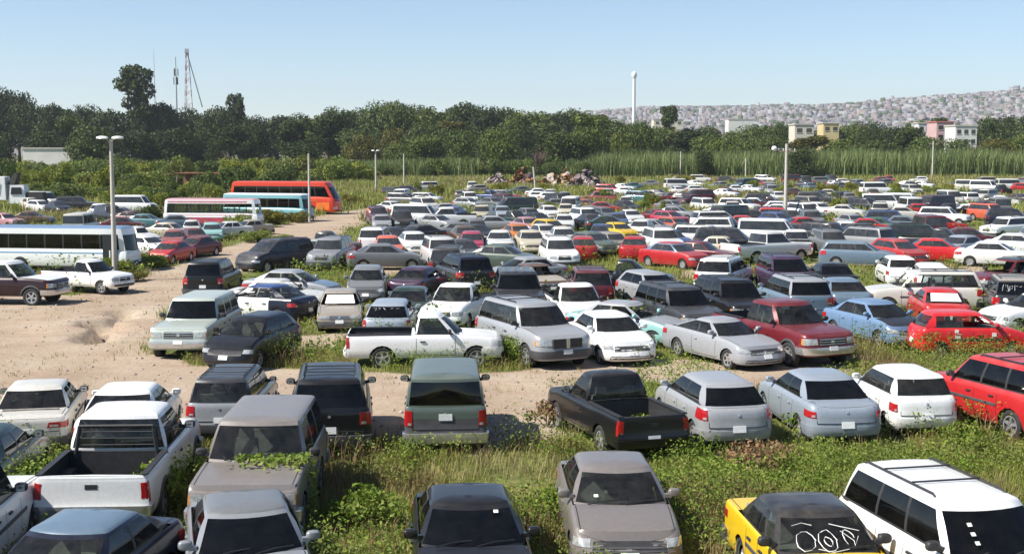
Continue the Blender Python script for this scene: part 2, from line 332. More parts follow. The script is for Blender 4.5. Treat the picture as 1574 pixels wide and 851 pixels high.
_cache = {}
def vehicle_parts(sname, lod, opt=()):
    """-> list of (part name, parent part, mesh, colour key, local offset)"""
    key = (sname, lod, opt)
    if key in _cache: return _cache[key]
    S = SPEC[sname]; L, W, H = S['L'], S['W'], S['H']; wh = W / 2; rw = S['rw']; zs = S['zs']
    X = lambda d: L / 2 - d
    is_pick = S['style'] == 'pickup'; is_bus = S['style'] == 'bus'
    # ---- top line along the car
    if is_pick:
        ztop = pchip([(0, S['zhood']-0.07), (0.12, S['zhood']), (S['wsb'], S['zcowl']), (S['rrb'], S['zdeck']+0.0), (S['rrb']+.1, S['zdeck']), (L, S['ztail'])])
    elif is_bus:
        ztop = pchip([(0, S['zhood']), (0.3, S['zcowl']), (1.5, S['zdeck']), (L, S['zdeck'])])
    else:
        ztop = pchip([(0, S['zhood']-0.09), (0.16, S['zhood']), (S['wsb'], S['zcowl']), (0.5*(S['wsb']+S['rrb']), 0.5*(S['zcowl']+S['zdeck'])+0.01), (S['rrb'], S['zdeck']), (max(L-0.12, S['rrb']+0.02), S['ztail']), (L+.02, S['ztail']-S.get('tdrop', 0.08))])
    boxy = S['curve'] < 0.01
    inset_f = pchip([(0, .07), (.12, .03), (.34, .0), (.62, .004), (.80, .018), (.92, .045), (1.0, .10)]) if not boxy else pchip([(0, .05), (.1, .015), (.3, .0), (.7, .006), (.9, .02), (.965, .03), (1.0, .06)])
    offf = pchip([(0, .10), (.14, .03), (.32, .0), (.52, .03), (.72, .07), (.88, .14), (1.0, .26)]) if S['nose'] < 3 else pchip([(0, .07), (.14, .01), (.35, .0), (.55, .035), (.9, .055), (1.0, .10)])
    offr = pchip([(0, .09), (.16, .02), (.34, .0), (.52, .03), (.8, .05), (.93, .09), (1.0, .16)]) if S['tail'] < 4 else pchip([(0, .06), (.16, .0), (.34, .0), (.42, .03), (.9, .035), (1.0, .06)])
    def tau(d, z): return min(max((z - zs) / (ztop(d) - zs), 0), 1)
    def wplan(d):
        q = (d - L*0.52) / (L*0.5)
        return wh * (1 - (0.035 if not boxy else 0.012) * q * q)
    nF = 5 if lod == 0 else 4 if lod == 1 else 3
    NR = 11 if lod == 0 else 7 if lod == 1 else 5
    TT = [0, .07, .16, .28, .42, .56, .70, .82, .91, .965, 1.0] if lod == 0 else [0, .12, .34, .62, .82, .93, 1.0] if lod == 1 else [0, .2, .6, .9, 1.0]
    Lcf, Lcr = min(S['Lcf'], S['dw1'] - rw - 0.10), min(S['Lcr'], L - S['dw2'] - rw - 0.10)
    def front(u, z, off=0.0, back=False):
        """point on the nose (or tail) hull; u in -1..1 across, beyond 1 round the corner"""
        n = S['tail'] if back else S['nose']; Lc = Lcr if back else Lcf; of = offr if back else offf
        sg = 1 if u >= 0 else -1; a = abs(u)
        if a <= 1:
            c = math.cos(a*math.pi/2) ** (2/n) if a < 1 else 0.0; s_ = math.sin(a*math.pi/2) ** (2/n)
            d0 = Lc * (1 - c)
            t = tau(L - d0 if back else d0, z)
            d = of(t) * c + d0
            y = wplan(L - d if back else d) * (1 - inset_f(t)) * s_
            nx, ny = math.cos(a*math.pi/2) ** 0.5, math.sin(a*math.pi/2) ** 1.5
            l = math.hypot(nx, ny); nx /= l; ny /= l
        else:
            d = Lc + (a - 1) * 1.0; t = tau(L - d if back else d, z)
            y = wplan(L - d if back else d) * (1 - inset_f(t)); nx, ny = 0, 1
        x = X(L - d) if back else X(d)
        return (x + (-nx if back else nx) * off, sg * (y + ny * off), z)
    def ss(s_, back=False):
        n = S['tail'] if back else S['nose']; return math.copysign(math.asin(min(1, abs(s_)) ** (n/2)) * 2/math.pi, s_)
    def spatch(m, s0, s1, z0, z1, nu, mat, off, back):
        if s0 < 0 < s1 : k = [(s0, 0), (0, s1)]
        else: k = [(s0, s1)]
        for a, b in k: patch(m, [(ss(a, back), z0), (ss(b, back), z0), (ss(b, back), z1), (ss(a, back), z1)], nu, 1, mat, off, back)
    def side(d, z, off=0.0, sg=1):
        t = tau(d, z); return (X(d), sg * (wplan(d) * (1 - inset_f(t)) + off), z)
    def patch(m, corners, nu, nv, mat, off=0.012, back=False, sk=0.02, fn=None):
        """shell conforming to nose/tail; corners (u,z) x4 : ll lr ur ul"""
        P = []
        for i in range(nu + 1):
            a = i / nu; row = []
            for j in range(nv + 1):
                b = j / nv
                u = (corners[0][0]*(1-a)+corners[1][0]*a)*(1-b) + (corners[3][0]*(1-a)+corners[2][0]*a)*b
                z = (corners[0][1]*(1-a)+corners[1][1]*a)*(1-b) + (corners[3][1]*(1-a)+corners[2][1]*a)*b
                row.append((fn or front)(u, z, off, back) if fn is None else fn(u, z, off))
            P.append(row)
        Q = []
        for i in range(nu + 1):
            a = i / nu; row = []
            for j in range(nv + 1):
                b = j / nv
                u = (corners[0][0]*(1-a)+corners[1][0]*a)*(1-b) + (corners[3][0]*(1-a)+corners[2][0]*a)*b
                z = (corners[0][1]*(1-a)+corners[1][1]*a)*(1-b) + (corners[3][1]*(1-a)+corners[2][1]*a)*b
                row.append(front(u, z, off - sk, back) if fn is None else fn(u, z, off - sk))
            Q.append(row)
        m.grid(P, mat)
        for i in range(nu):
            m.face((P[i][0], P[i+1][0], Q[i+1][0], Q[i][0]), mat); m.face((P[i][nv], P[i+1][nv], Q[i+1][nv], Q[i][nv]), mat)
        for j in range(nv):
            m.face((P[0][j], P[0][j+1], Q[0][j+1], Q[0][j]), mat); m.face((P[nu][j], P[nu][j+1], Q[nu][j+1], Q[nu][j]), mat)
    # ---- columns along the side
    Ra = rw * 1.17; cols = [(Lcf, None)]
    na = 8 if lod == 0 else 6 if lod == 1 else 4
    for dw in (S['dw1'], S['dw2']):
        cols.append((dw - Ra - 0.012, None))
        for k in range(na + 1):
            a = math.pi * (1 - k / na); cols.append((dw + Ra * math.cos(a), rw * 0.96 + Ra * math.sin(a)))
        cols.append((dw + Ra + 0.012, None))
    # door seams
    if S['doors'] and not is_bus:
        dA = max(S['wsb'] + 0.12, S['dw1'] + Ra + 0.06); dE = (S['dw2'] - Ra - 0.03) if not is_pick else S['rrb'] - 0.05
        if is_pick: dE = min(dE, S['rrb'] - 0.05)
        if S['doors'] == 2: seams = [dA, dA + (dE - dA) * 0.56, dE]
        else: seams = [dA, min(dE, dA + 1.25)]
    else: seams = []
    for q in seams: cols.append((q, None))
    for q in [S['wsb']] + ([S['rrb'], L - Lcr] if not is_pick else [S['bed'][0], S['bed'][1], L - Lcr]): cols.append((q, None))
    step = 0.5 if lod == 0 else 1.0
    have = sorted(c[0] for c in cols)
    for a, b in zip(have, have[1:]):
        k = int((b - a) / step)
        for i in range(1, k + 1): cols.append((a + (b - a) * i / (k + 1), None))
    cols = sorted(set((round(c[0], 4), c[1]) for c in cols if Lcf - 1e-6 <= c[0] <= L - Lcr + 1e-6), key=lambda c: c[0])
    cc = []
    for c in cols:
        if cc and abs(cc[-1][0] - c[0]) < 1e-3: 
            if c[1] is not None: cc[-1] = c
            continue
        cc.append(c)
    cols = cc
    def zbot(c): return zs if c[1] is None else max(zs, c[1])
    def sidecol(c, sg):
        d, _ = c; zb = zbot(c); zt = ztop(d); return [side(d, zb + (zt - zb) * t, 0, sg) for t in TT]
    us = [math.sin(k / nF * math.pi / 2) if False else k / nF for k in range(-nF, nF + 1)]
    def frontcol(u, back):
        a = abs(u); n = S['tail'] if back else S['nose']; Lc = Lcr if back else Lcf
        c = math.cos(a*math.pi/2) ** (2/n) if a < 1 else 0.0
        d0 = Lc * (1 - c); zt = ztop(L - d0 if back else d0)
        return [front(u, zs + (zt - zs) * t, 0, back) for t in TT]
    parts = {}
    def M(n):
        if n not in parts: parts[n] = Mesh()
        return parts[n]
    lowmat = S['clad']
    def fmat(j): return 'car_paint' if not (lowmat and TT[j] < 0.6) else lowmat
    body = M('body')
    def strip(A, B, dmid=None):
        for j in range(NR - 1):
            tgt = body
            if dmid is not None and lod == 0 and len(seams) > 1 and j >= 1:
                for q, (a, b) in enumerate(zip(seams, seams[1:])):
                    if a < dmid < b: tgt = M('door_%d_%d' % (q, 1 if A[0][1] > 0 else 0))
            tgt.face((A[j], B[j], B[j+1], A[j+1]), fmat(j))
    for sg in (1, -1):
        C = [sidecol(c, sg) for c in cols]
        for (c0, A), (c1, B) in zip(zip(cols, C), zip(cols[1:], C[1:])): strip(A, B, (c0[0] + c1[0]) / 2)
    for back in (False, True):
        C = [frontcol(u, back) for u in us]
        for A, B in zip(C, C[1:]): strip(A, B)
    # ---- top sheet
    def toprow_front(back, v):
        row = []
        n = S['tail'] if back else S['nose']; Lc = Lcr if back else Lcf
        for u in us:
            p = frontcol(u, back)[-1]
            dch = Lc; darc = (p[0] + L/2) if back else (L/2 - p[0])
            d = darc + (dch - darc) * v; dd = L - d if back else d
            s_ = p[1] / max(1e-6, abs(frontcol(1.0, back)[-1][1]))
            z = ztop(dd) if v > 0 else p[2]
            row.append((X(dd), p[1], z + S['crown'] * 0.8 * (1 - abs(s_) ** 2.5) * (0.35 + 0.65 * v if not v == 0 else 0.35)))
        return row
    nfr = math.sin(math.pi/2)
    def toprow(d):
        yt = abs(side(d, ztop(d))[1]); row = []
        back = d > L / 2; n = S['tail'] if back else S['nose']
        nn = S['nose'] + (S['tail'] - S['nose']) * d / L
        for u in us:
            s_ = (1 if u >= 0 else -1) * math.sin(abs(u)*math.pi/2) ** (2/(S['tail'] if d > S['rrb']-.3 and not is_pick else S['nose'] if d < S['wsb']+.3 else nn))
            row.append((X(d), yt * s_, ztop(d) + S['crown'] * 0.8 * (1 - abs(s_) ** 2.5)))
        return row
    rows = [(0.0, toprow_front(False, 0.0)), (Lcf*.3, toprow_front(False, 0.35)), (Lcf*.7, toprow_front(False, 0.7))] + [(c[0], toprow(c[0])) for c in cols] + \
           [(L - Lcr*.7, toprow_front(True, 0.7)), (L - Lcr*.3, toprow_front(True, 0.35)), (L, toprow_front(True, 0.0))]
    nohood = 'nohood' in opt
    for (d0, A), (d1, B) in zip(rows, rows[1:]):
        dm = (d0 + d1) / 2
        for k in range(len(us) - 1):
            um = abs(us[k] + us[k+1]) / 2
            if lod == 0 and S['wsb'] + 0.02 < dm < S['rrb'] - 0.02 and um < 0.97: continue
            if is_pick and S['bed'][0] < dm < S['bed'][1] and um < 0.66: continue
            hood = 0.08 < dm < S['wsb'] - 0.02 and um < (0.75 if S['nose'] < 4 else 0.6) and not is_bus
            trunk = S['rrb'] + 0.02 < dm < L - 0.1 and um < 0.7 and S['style'] == 'sedan' and L - S['rrb'] > 0.4
            if hood and nohood: continue
            if lod == 0 and (hood or trunk):
                nm_ = 'hood' if hood else 'trunk_lid'; um0, um1 = abs(us[max(k-1, 0)] + us[k]) / 2, abs(us[k+1] + us[min(k+2, len(us)-1)]) / 2; lim = .7 if trunk else (.75 if S['nose'] < 4 else .6)
                for kk, uo, dy in ((k, um0, .014), (k+1, um1, -.014)):
                    if uo >= lim:
                        p_, q_ = A[kk], B[kk]; M(nm_).face(((p_[0], p_[1], p_[2]+.003), (q_[0], q_[1], q_[2]+.003), (q_[0], q_[1]+dy, q_[2]+.004), (p_[0], p_[1]+dy, p_[2]+.004)), 'underbody')
            (M('hood') if hood and lod < 2 else M('trunk_lid') if trunk and lod == 0 else body).face((A[k], A[k+1], B[k+1], B[k]), 'car_paint')
    # ---- underside, wheel wells, floor
    ub = M('underbody')
    ub.box(-L/2 + 0.25, L/2 - 0.25, -wh + 0.27, wh - 0.27, zs - 0.02, min(0.60, S['zhood'] - 0.25), 'underbody')
    ub.box(X(S['dw2'] - Ra - .05), X(S['dw1'] + Ra + .05), -wh + 0.06, wh - 0.06, zs + 0.0, zs + 0.16, 'underbody')
    if nohood:
        ub.box(X(S['wsb'] - .05), X(0.25), -wh + .2, wh - .2, zs + .1, S['zhood'] - .20, 'engine')
        ub.box(X(S['wsb'] - .35), X(0.55), -.32, .28, S['zhood'] - .3, S['zhood'] - .06, 'engine', .06, .06)
        ub.box(X(0.5), X(0.3), -.55, -.2, S['zhood'] - .3, S['zhood'] - .08, 'engine', .02, .02)
    # ---- greenhouse
    wr = S['wr']; zr = H - (0.045 if not boxy else 0.03) - S['crown']; dcb, dct, drt, drb = S['wsb'], S['wst'], S['rrt'], S['rrb']
    def ytop(d): return abs(side(d, ztop(d))[1])
    bow = 0.14 if not boxy else 0.06
    nS = 6 if lod == 0 else 4
    ncol = []   # (base point, top point, outward, glass key or None) glass key applies to strip to the next column
    def col(d0, y0, d1, y1, key, dirn):
        ncol.append(((X(d0), y0, ztop(d0) - 0.012), (X(d1), y1, zr), dirn, key))
    yb = lambda d: ytop(d) - 0.012
    pw = 0.07 if not is_bus else 0.10            # pillar width
    # windscreen from left (y-) to right (y+)
    def fy(s): return s
    for k in range(nS + 1):
        s = -1 + 2 * k / nS; e = 0.965
        sb = s * e; st = s * (e - .01)
        col(dcb - bow * (1 - s * s) + 0.10 * s * s, yb(dcb) * sb, dct - bow * .6 * (1 - s * s) + 0.04 * s * s, wr * st, 'windscreen' if k < nS else None, (1, 0, 0))
    # +y side
    sdirs = []
    nwin = S['win']
    b0, b1 = dcb + 0.22, drb - 0.16; t0, t1 = dct + 0.10, drt - 0.12
    if not is_bus and not is_pick and S['style'] == 'sedan' and nwin == 2 and drb - drt > 0.35: b1 = drb - 0.42; t1 = drt - 0.06
    if is_pick: b1 = drb - 0.06; t1 = drt - 0.05
    if is_bus: b0 = dcb + 0.5; t0 = dct + 0.25; b1 = drb - 0.3; t1 = drt - 0.3
    if sname == 'hatch': b1 = drb - 0.34; t1 = drt - 0.22
    # fractions of splits
    if nwin == 1: fr = [0, 1]
    elif nwin == 2: fr = [0, 0.52, 1] if not is_pick else [0, 0.64, 1]
    elif nwin == 3: fr = [0, 0.32, 0.64, 1]
    else: fr = [i / nwin for i in range(nwin + 1)]
    sc_ = []
    for i in range(nwin):
        a0, a1 = b0 + (b1 - b0) * fr[i], t0 + (t1 - t0) * fr[i]
        e0, e1 = b0 + (b1 - b0) * fr[i+1], t0 + (t1 - t0) * fr[i+1]
        # pillars upright inside
        def up(fb, ft): return (fb, ft)
        if 0 < i: 
            m_ = (a0 + a1) / 2; a0 = m_ + (a0 - m_) * .4; a1 = m_ + (a1 - m_) * .4
        if i < nwin - 1:
            m_ = (e0 + e1) / 2; e0 = m_ + (e0 - m_) * .4; e1 = m_ + (e1 - m_) * .4
        sc_.append((a0 + (pw/2 if i else 0), a1 + (pw/2 if i else 0), 'side_window_%d' % i)); sc_.append((e0 - (pw/2 if i < nwin-1 else 0), e1 - (pw/2 if i < nwin-1 else 0), 'pillar' if i < nwin - 1 else None))
    for d0, d1, kk in sc_: col(d0, yb(d0), d1, wr, (kk + '+') if kk and kk != 'pillar' else kk, (0, 1, 0))
    for k in range(nS + 1):
        s = 1 - 2 * k / nS; e = 0.96; rb = 0.08 if not is_pick else 0.02
        db_ = drb + rb * (1 - s * s) - 0.05 * s * s
        if 1 and not is_pick and L - drb < .32:       # upright tails: the glass stands on the edge of the tail
            nn_ = S["tail"]; sp = min(1, abs(s) * e) ** (nn_/2); c_ = math.sqrt(max(0, 1 - sp*sp)) ** (2/nn_); db_ = L - offr(1.0)*c_ - Lcr*(1 - c_) - .012
        col(db_, yb(drb) * s * e, drt + rb * (1 - s * s) - 0.02 * s * s, wr * s * .985, 'rear_window' if k < nS else None, (-1, 0, 0))
    for d0, d1, kk in [(a, b, None) for a, b, _ in sc_[::-1]]:
        i = [(a, b) for a, b, _ in sc_].index((d0, d1))
        kprev = sc_[i-1][2] if i > 0 else None
        col(d0, -yb(d0), d1, -wr, (kprev + '-') if kprev and kprev != 'pillar' else kprev, (0, -1, 0))
    TG = [0, .07, .3, .6, .90, 1.0] if lod == 0 else [0, .09, .88, 1.0]
    if is_bus: TG = [0, .06, .5, .74, 1.0] if sname == 'bus' else [0, .05, .5, .76, 1.0]
    glo, ghi = 1, len(TG) - 3
    nC = len(ncol); bl = S['curve'] + 0.02
    def gp(c, t):
        b_, t_, dr, _ = c; q = 4 * t * (1 - t) * bl
        return tuple(b_[i] + (t_[i] - b_[i]) * t + dr[i] * q for i in range(3))
    G = [[gp(c, t) for t in TG] for c in ncol]
    cab = M('cabin'); rf = M('roof'); gm = {0: 'glass', 1: 'far_glass', 2: 'far_glass'}[lod]
    if lod == 0 and 'dark' in opt: gm = 'dark_glass'
    for i in range(nC):
        A, B = G[i], G[(i+1) % nC]; k = ncol[i][3]
        for j in range(len(TG) - 1):
            f = (A[j], B[j], B[j+1], A[j+1])
            if k and k != 'pillar' and glo <= j <= ghi:
                kk = k.rstrip('+-')
                if 'noglass' in opt and lod == 0 and kk in ('side_window_0', 'windscreen'): continue
                if 'panel' in opt and kk.startswith('side_window') and kk != 'side_window_0': cab.face(f, 'car_paint'); continue
                M('G|' + k).face(f, gm)
            elif k == 'pillar' and S['bpill'] and glo <= j <= ghi and not boxy: cab.face(f, 'black_plastic')
            else: cab.face(f, 'car_paint')
    # roof dome
    ring = [c[1] for c in ncol]; cx = sum(p[0] for p in ring) / nC
    x0_, x1_ = min(p[0] for p in ring), max(p[0] for p in ring); xm = (x0_ + x1_) / 2; hx = (x1_ - x0_) / 2
    rings = [ring]
    for ins, dz in ((.022, .022), (.06, .037), (.14, .045 + S['crown']*.5), (.32, .045 + S['crown']*.9)):
        if boxy: dz *= .8
        rr = []
        for p in ring:
            fx = (hx - ins) / hx; fyv = (wr - ins) / wr
            rr.append((xm + (p[0] - xm) * fx, p[1] * fyv, zr + dz))
        rings.append(rr)
    for A, B in zip(rings, rings[1:]):
        for i in range(nC):
            j = (i+1) % nC; rf.face((A[i], A[j], B[j], B[i]))
    top = rings[-1]
    # close by a strip between the two sides
    c0 = (xm, 0, zr + (.045 if not boxy else .036) + S['crown'])
    half = nC // 2
    rt = [p for p in top]
    spine = [(p[0], 0, c0[2]) for p in rt]
    for i in range(nC):
        j = (i+1) % nC; rf.face((rt[i], rt[j], (rt[j][0], rt[j][1]*.0, c0[2]), (rt[i][0], 0, c0[2])))
    # ---- lights, grille, bumpers, plates
    z0g = S['grille']
    nu = 4 if lod == 0 else 2
    if lod < 2 or True:
        u0, u1, za, zb_ = S['hl']
        if S['nose'] >= 3: u0, u1 = ss(u0), ss(u1)
        for sg in (1, -1):
            m = M('headlight_%d' % (sg > 0)); patch(m, [(sg*u0, za+.01), (sg*u1, za), (sg*(u1+.02), zb_), (sg*(u0+.04), zb_-.005)], nu, 2, 'lamp_clear', 0.008)
            if lod == 0 and S['bump'] in ('chrome', 'grey'): patch(m, [(sg*(u1+.0), za), (sg*(u1+.11), za+.01), (sg*(u1+.10), zb_-.01), (sg*(u1+.0), zb_)], 2, 2, 'lamp_amber', 0.009)
            u0t, u1t, zat, zbt = S['tl']
            if S['tail'] >= 4: u0t = ss(u0t, True)
            m = M('tail_light_%d' % (sg > 0)); patch(m, [(sg*u0t, zat), (sg*u1t, zat+.01), (sg*(u1t), zbt), (sg*(u0t+.03), zbt-.02)], nu, 2, 'lamp_red', 0.010, True)
            if lod == 0: patch(m, [(sg*(u0t+.04), zat+.02), (sg*(u0t+.2*(u1t-u0t)+.05), zat+.02), (sg*(u0t+.2*(u1t-u0t)+.05), zat+.07), (sg*(u0t+.04), zat+.07)], 2, 2, 'lamp_clear', 0.013, True)
        if z0g:
            g = M('grille'); gu, ga, gb = z0g
            if S['nose'] >= 3: gu = ss(gu)
            patch(g, [(-gu, ga), (gu, ga), (gu, gb), (-gu, gb)], 6, 2, 'black_plastic', 0.006)
            if lod == 0:
                for k in range(3):
                    zz = ga + (gb - ga) * (k + .5) / 3; patch(g, [(-gu, zz-.008), (gu, zz-.008), (gu, zz+.008), (-gu, zz+.008)], 6, 1, 'grey_plastic' if S['bump'] == 'body' else 'chrome', 0.016)
        zb0 = zs + 0.06; hb = 0.20 if S['H'] < 1.6 else 0.22
        bm = {'body': 'car_paint', 'grey': 'grey_plastic', 'black': 'black_plastic', 'chrome': 'chrome', 'silver': 'chrome'}[S['bump']]
        if S['bump'] != 'body' or lod == 0:
            for back in (False, True):
                b_ = M('rear_bumper' if back else 'front_bumper')
                if S['bump'] == 'body':
                    patch(b_, [(-1.3, zs+.04), (1.3, zs+.04), (1.3, zs+.30), (-1.3, zs+.30)] if not is_pick or not back else [(-1.02, zs+.02), (1.02, zs+.02), (1.02, zs+.22), (-1.02, zs+.22)], 14, 3, bm, 0.014 if not (is_pick and back) else .07, back, 0.03)
                    if not back: patch(b_, [(-.62, zs+.06), (.62, zs+.06), (.55, zs+.16), (-.55, zs+.16)], 6, 1, 'black_plastic', 0.020)
                else:
                    patch(b_, [(-1.1, zb0), (1.1, zb0), (1.1, zb0+hb), (-1.1, zb0+hb)], 12 if lod == 0 else 6, 2, bm, 0.05, back, 0.07)
        pl = M('plate') if lod == 0 else None
        if pl is not None:
            pz = S['plate_z']
            hw = .15 / (W/2)
            spatch(M('rear_plate'), -hw, hw, pz, pz+.14, 2, 'plate', 0.03 if S['bump'] == 'body' else .02, True)
            if 'nofp' not in opt: spatch(M('front_plate'), -hw, hw, zs+.19, zs+.31, 2, 'plate', 0.03 if S['bump'] == 'body' else .06, False)
    if lod == 0 and not is_bus:
        sm = body; zl_ = zs + .36
        if not is_pick:
            zt_ = S['ztail'] - .05
            spatch(sm, -.80, .80, zl_, zl_ + .010, 5, 'underbody', .017, True)
            for sg in (1, -1): spatch(sm, *sorted((sg*.80, sg*.812)), zl_, zt_, 1, 'underbody', .004, True)
            spatch(sm, -.035, .035, zt_ - .13, zt_ - .08, 1, 'chrome', .012, True)
        spatch(sm, -.86, .86, zs + .005, zs + .075, 6, 'black_plastic', .019, True)
        if z0g: spatch(M('grille'), -.05, .05, (z0g[1] + z0g[2])/2 - .035, (z0g[1] + z0g[2])/2 + .035, 1, 'chrome', .024, False)
    parts.pop('plate', None)
    if is_pick:
        bd = M('bed'); a, b = X(S['bed'][0]) - .02, X(S['bed'][1]) + .0
        yi = wh - 0.14; zf = zs + 0.30; zt = S['zdeck'] - .005
        bd.face([(a, -yi, zf), (b, -yi, zf), (b, yi, zf), (a, yi, zf)], 'black_plastic')
        for sg in (1, -1): bd.face([(a, sg*yi, zf), (b, sg*yi, zf), (b, sg*yi, zt), (a, sg*yi, zt)], 'black_plastic')
        bd.face([(a, -yi, zf), (a, yi, zf), (a, yi, zt), (a, -yi, zt)], 'black_plastic'); bd.face([(b, -yi, zf), (b, yi, zf), (b, yi, zt), (b, -yi, zt)], 'black_plastic')
        for sg in (1, -1):
            bd.box(min(X(S['dw2']+.42), a), X(S['dw2']-.42), *sorted((sg*yi, sg*(yi-.2))), zf, zf+.24, 'black_plastic', .08, .0)
            bd.box(b, a, *sorted((sg*(yi-.03), sg*(yi+.08))), zt+.006, zt+.035, 'black_plastic')     # bed rail caps
        for k in range(6):
            yy = -yi + .25 + k * (2*yi - .5) / 5; bd.box(b + .03, a - .03, yy - .03, yy + .03, zf, zf + .02, 'black_plastic')
        if lod == 0:
            tg = M('tailgate'); patch(tg, [(-.80, zs+.24), (.80, zs+.24), (.80, S['ztail']-.03), (-.80, S['ztail']-.03)], 6, 3, 'car_paint', 0.008, True)
            spatch(tg, -.11, .11, S['ztail']-.22, S['ztail']-.14, 2, 'black_plastic', 0.014, True)
    if S['rack'] and lod < 2:
        rk = M('roof_rack')
        for sg in (1, -1):
            xa, xb = X(dct + .35), X(drt - .15); y = sg * (wr - .10); z = zr + .075 + S['crown']*.4
            rk.tube([(xa + .08, y, zr + .03), (xa, y, z), (xb, y, z), (xb - .05, y, zr + .03)], .018, 'black_plastic', 5)
        for q in (.3, .72):
            xx = X(dct + .35 + (drt - dct - .5) * q); rk.tube([(xx, -(wr - .10), zr + .085 + S['crown']*.6), (xx, wr - .10, zr + .085 + S['crown']*.6)], .016, 'black_plastic', 5)
    # ---- things only seen close
    if lod == 0 and not is_bus:
        inn = M('interior'); zi = zs + .12
        inn.box(X(drb - .1), X(dcb + .05), -wh + .12, wh - .12, zi, zi + .02, 'interior')
        inn.box(X(dcb + .42), X(dcb - .06), -wh + .16, wh - .16, zi + .2, S['zcowl'] - .03, 'interior', .03, .02)
        if not is_pick: inn.box(X(drb + .02), X(min(drb - .25, drt + .25)), -wh + .16, wh - .16, .62, S['zdeck'] - .05, 'interior', .02, .02)
        ds = min(max(dct, dcb + .75) + .12, drb - .76)
        for sy in (.36, -.36):
            seats = M('seat_%d' % (sy > 0))
            seats.box(X(ds + .45), X(ds - .05), sy*W/1.76 - .25, sy*W/1.76 + .25, zi + .02, zi + .34, 'seat', .03, .03)
            seats.box(X(ds + .58), X(ds + .42), sy*W/1.76 - .24, sy*W/1.76 + .24, zi + .3, min(S['zcowl'] + .12, H - .38), 'seat', .03, .04, -.08)
            seats.box(X(ds + .66), X(ds + .56), sy*W/1.76 - .13, sy*W/1.76 + .13, min(S['zcowl'] + .13, H - .37), min(S['zcowl'] + .30, H - .2), 'seat', .02, .02)
        if not is_pick and drb - ds > 1.3:
            d2 = ds + .95; seats = M('rear_seat')
            seats.box(X(d2 + .45), X(d2), -wh + .2, wh - .2, zi + .02, zi + .32, 'seat', .03, .03); seats.box(X(d2 + .6), X(d2 + .44), -wh + .2, wh - .2, zi + .3, S['zcowl'] + .08, 'seat', .03, .05, -.07)
        sw = M('steering_wheel'); cxs = X(dcb + .55); czs = S['zcowl'] - .02
        rad = .18; pts = []
        for k in range(15):
            a = k * 2 * math.pi / 14; pts.append((cxs + rad*math.sin(a)*.45, .36*W/1.76 + rad*math.cos(a), czs + rad*math.sin(a)*.88))
        sw.tube(pts, .016, 'black_plastic', 5)
        for sg in (1, -1):
            m = M('mirror_%d' % (sg > 0)); d = dcb + .30; y = yb(d) * sg; z = ztop(d) + .03
            mr = 'car_paint' if S['bump'] == 'body' and S['kind'] not in ('pickup truck',) else 'black_plastic'
            P = []
            for i in range(9):
                ph = math.pi * i / 8; row = []
                for k in range(11):
                    th = 2 * math.pi * k / 10
                    cx_, cy_, cz_ = math.sin(ph)*math.cos(th), math.cos(ph), math.sin(ph)*math.sin(th)
                    f = lambda q, e=.7: math.copysign(abs(q) ** e, q)
                    row.append((X(d) + .065 * f(cx_), y + sg * .13 + .105 * f(cy_), z + .085 + .075 * f(cz_)))
                P.append(row)
            m.grid(P, mr); m.box(X(d) - .03, X(d) + .05, min(y - sg*.03, y + sg*.08), max(y - sg*.03, y + sg*.08), z + .01, z + .07, mr)
            m.face([(X(d) - .062, y + sg*.06, z + .03), (X(d) - .062, y + sg*.2, z + .03), (X(d) - .062, y + sg*.2, z + .14), (X(d) - .062, y + sg*.06, z + .14)], 'chrome')
            # seams and handles
            for q, (a, b) in enumerate(zip(seams, seams[1:])):
                dm = M('door_%d_%d' % (q, sg > 0))
                zh = ztop((a + b) / 2) - .20; w_ = .006
                def sline(pa, pb, k=6):
                    for i in range(k):
                        p = [pa[0] + (pb[0]-pa[0])*i/k, pa[1] + (pb[1]-pa[1])*i/k]; r = [pa[0] + (pb[0]-pa[0])*(i+1)/k, pa[1] + (pb[1]-pa[1])*(i+1)/k]
                        dx, dz = (w_, 0) if abs(pa[0] - pb[0]) < abs(pa[1] - pb[1]) else (0, w_)
                        dm.face([side(p[0]-dx, p[1]-dz, .0025, sg), side(r[0]-dx, r[1]-dz, .0025, sg), side(r[0]+dx, r[1]+dz, .0025, sg), side(p[0]+dx, p[1]+dz, .0025, sg)], 'underbody')
                zlo = zs + .08
                for q_ in (a, b):
                    zl = max(zlo, (rw*.96 + math.sqrt(max(0, Ra*Ra - (q_ - S['dw2'])**2)) + .02) if abs(q_ - S['dw2']) < Ra else zlo)
                    sline((q_, zl), (q_, ztop(q_) - .015))
                sline((a, zlo), (min(b, S['dw2'] - Ra - .02), zlo))
                hm = M('handle_%d_%d' % (q, sg > 0))
                hd = b - .20; p0 = side(hd - .075, zh - .012, .004, sg); P = [side(hd + o, zz, .03, sg) for o, zz in ((-.075, zh-.014), (.075, zh-.014), (.075, zh+.016), (-.075, zh+.016))]; Q = [side(hd + o, zz, -.005, sg) for o, zz in ((-.085, zh-.018), (.085, zh-.018), (.085, zh+.02), (-.085, zh+.02))]
                hmat = 'car_paint' if S['nose'] < 3 else 'black_plastic'
                hm.face(P, hmat)
                for i in range(4): hm.face((P[i], P[(i+1) % 4], Q[(i+1) % 4], Q[i]), hmat)
            if S['kind'] != 'pickup truck' and S['nose'] > 2.55 and S['H'] < 2:        # rubbing strip
                zz = (zs + S['zcowl']) * .53
                st = M('side_moulding_%d' % (sg > 0)); da, db = S['dw1'] + Ra + .05, S['dw2'] - Ra - .05; k_ = 8
                P = [[side(da + (db - da)*i/k_, z_, o, sg) for z_, o in ((zz - .035, .0), (zz - .028, .014), (zz + .028, .014), (zz + .035, .0))] for i in range(k_ + 1)]
                st.grid(P, 'grey_plastic' if S['bump'] != 'body' else 'black_plastic')
